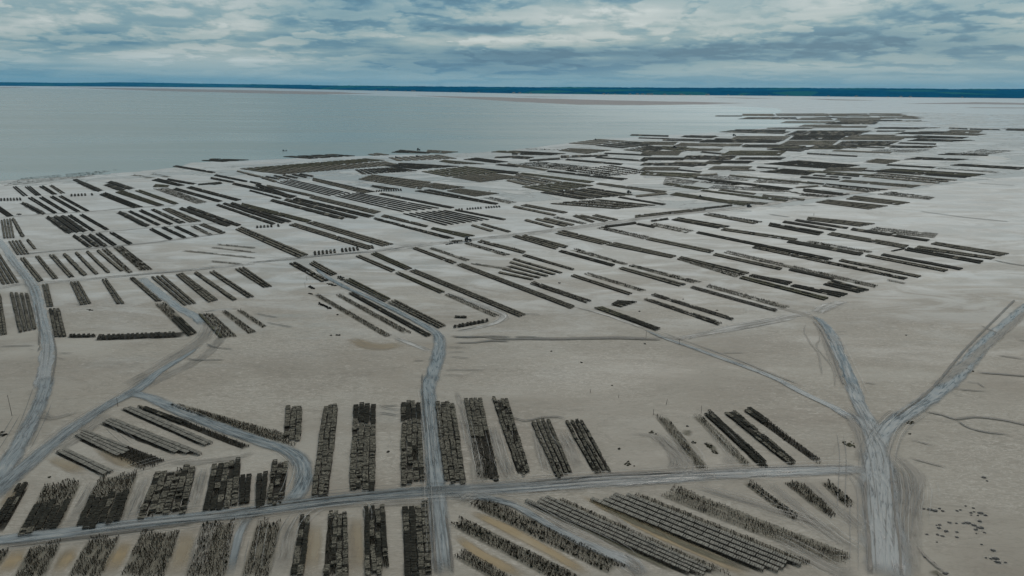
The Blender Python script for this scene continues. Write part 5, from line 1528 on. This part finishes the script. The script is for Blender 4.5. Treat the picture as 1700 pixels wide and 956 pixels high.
def person(reg, x, y, lab, bend=0.0, turn=0.0):
    g_ = P(*px(reg, x, y)); me = bpy.data.meshes.new('person')
    b_ = bend
    vs = [(0, 0, .95), (.02, 0, 1.2), (.06 + b_ * .3, 0, 1.42), (.08 + b_ * .45, 0, 1.54), (.1 + b_ * .5, 0, 1.66), (.1 + b_ * .55, 0, 1.78),
          (.06 + b_ * .3, .2, 1.42), (.1 + b_ * .35, .28, 1.14), (.22 + b_ * .4, .26, .9), (.26 + b_ * .4, .26, .8),
          (.06 + b_ * .3, -.2, 1.42), (.1 + b_ * .35, -.28, 1.14), (.22 + b_ * .4, -.26, .9), (.26 + b_ * .4, -.26, .8),
          (.0, .11, .88), (.04, .13, .48), (-.03, .14, .06), (.16, .15, .03), (.0, -.11, .88), (.02, -.13, .48), (-.05, -.14, .06), (.14, -.15, .03)]
    rad = [.17, .16, .17, .065, .10, .075, .075, .05, .04, .04, .075, .05, .04, .04, .11, .075, .055, .045, .11, .075, .055, .045]
    ed = [(0, 1), (1, 2), (2, 3), (3, 4), (4, 5), (2, 6), (6, 7), (7, 8), (8, 9), (2, 10), (10, 11), (11, 12), (12, 13), (0, 14), (14, 15), (15, 16), (16, 17), (0, 18), (18, 19), (19, 20), (20, 21)]
    me.from_pydata(vs, ed, []); me.materials.append(wader)
    o = link(bpy.data.objects.new('person', me)); o.location = g_; o.rotation_euler = (0, 0, turn)
    md = o.modifiers.new('skin', 'SKIN'); me.skin_vertices.new() if not me.skin_vertices else None
    for i, q in enumerate(rad): me.skin_vertices[0].data[i].radius = (q, q)
    me.skin_vertices[0].data[0].use_root = True
    sb = o.modifiers.new('sub', 'SUBSURF'); sb.levels = 1; sb.render_levels = 1
    tag(o, lab, 'person', 'people working on the beds')
    return o
person('s', 1636, 552, 'person in dark waders standing left of another on the grey bed', 0, 1.0)
person('s', 1663, 553, 'person in dark waders, the right one of two on the grey bed', .3, 2.4)
# small work boat in the shallows
g_ = P(473, 250.5); root = empty('work_boat', g_); root.rotation_euler = (0, 0, R(8)); tag(root, 'small dark flat work boat alone on the shallow water', 'boat')
mb = MB(); hs = [(-3.6, .9, .55), (-2, 1.15, .5), (1.5, 1.1, .55), (3.4, .35, .9)]
for (x0, w0, h0), (x1, w1, h1) in zip(hs, hs[1:]):
    mb.hexa([(x0, -w0 * .8, -.1), (x1, -w1 * .8, -.1), (x1, w1 * .8, -.1), (x0, w0 * .8, -.1)], [(x0, -w0, h0), (x1, -w1, h1), (x1, w1, h1), (x0, w0, h0)])
mb.build('hull', paint_k, root)
mb = MB(); mb.box(-3.2, -1.7, -.6, .6, .5, 2.1); mb.build('wheelhouse', paint_b, root)
mb = MB(); mb.tube((2.0, 0, .5), (2.0, 0, 2.0), .3, None, 8); mb.build('winch', paint_k, root)

# ---------------------------------------------------------------- houses along the far shore
hw = plain('pale render', (.30, .34, .35), .8, 0, .2); hr = plain('slate roof', (.06, .065, .075), .7)
hp = None
random.seed(5)
for i in range(45):
    x = random.choice((random.uniform(880, 1290), random.uniform(1040, 1240), random.uniform(1300, 1720), random.uniform(600, 900)))
    xs_ = [720, 850, 1000, 1100, 1275, 1400, 1550, 1700, 2200]; ys_ = [152.4, 155.0, 156.6, 157.6, 158.9, 160.4, 161.8, 163.2, 169]
    yb = float(np.interp(x, [393, 520, 600] + xs_, [145.2, 148.2, 150.0] + ys_)) + .12
    g_ = P(x, yb)
    if hp is None:
        mb = MB(); mb.box(-7, 7, -4.5, 4.5, 0, 6); wl_ = mb.build('wall', hw)
        mb = MB(); n = 0
        mb.v = [(-7.4, -4.9, 5.9), (7.4, -4.9, 5.9), (7.4, 4.9, 5.9), (-7.4, 4.9, 5.9), (-7.4, 0, 9.5), (7.4, 0, 9.5)]; mb.f = [(0, 1, 5, 4), (2, 3, 4, 5), (0, 4, 3), (1, 2, 5), (3, 2, 1, 0)]; mb.m = [0] * 5
        rf = mb.build('roof', hr); hp = (wl_.data, rf.data); bpy.data.objects.remove(wl_); bpy.data.objects.remove(rf)
    root = empty('house', g_); root.rotation_euler = (0, 0, random.uniform(-.5, .5)); s_ = random.uniform(.8, 2.0); root.scale = (s_ * 1.3, s_, s_)
    for nm, dt in zip(('wall', 'roof'), hp): link(bpy.data.objects.new(nm, dt), root)
    tag(root, 'tiny pale house at the foot of the wooded far coast', 'house', 'houses along the far shore')

# ---------------------------------------------------------------- air
hz = bpy.data.meshes.new('haze')
x0, x1, y0, y1, z0, z1 = -44900, 44900, -1500, 44900, -1.5, 330
hz.from_pydata([(x, y, z) for z in (z0, z1) for y in (y0, y1) for x in (x0, x1)], [], [(0, 2, 3, 1), (4, 5, 7, 6), (0, 1, 5, 4), (2, 6, 7, 3), (0, 4, 6, 2), (1, 3, 7, 5)])
mt = bpy.data.materials.new('air'); mt.use_nodes = True; t = NT(mt.node_tree); t.n.clear()
o_ = t.node('ShaderNodeOutputMaterial'); pvn = t.node('ShaderNodeVolumePrincipled')
pvn.inputs['Color'].default_value = (.15, .62, 1.0, 1); pvn.inputs['Density'].default_value = HAZE; pvn.inputs['Anisotropy'].default_value = 0.2
t.l.new(pvn.outputs[0], o_.inputs['Volume'])
hz.materials.append(mt); ho = link(bpy.data.objects.new('haze', hz)); tag(ho, kind='stuff')
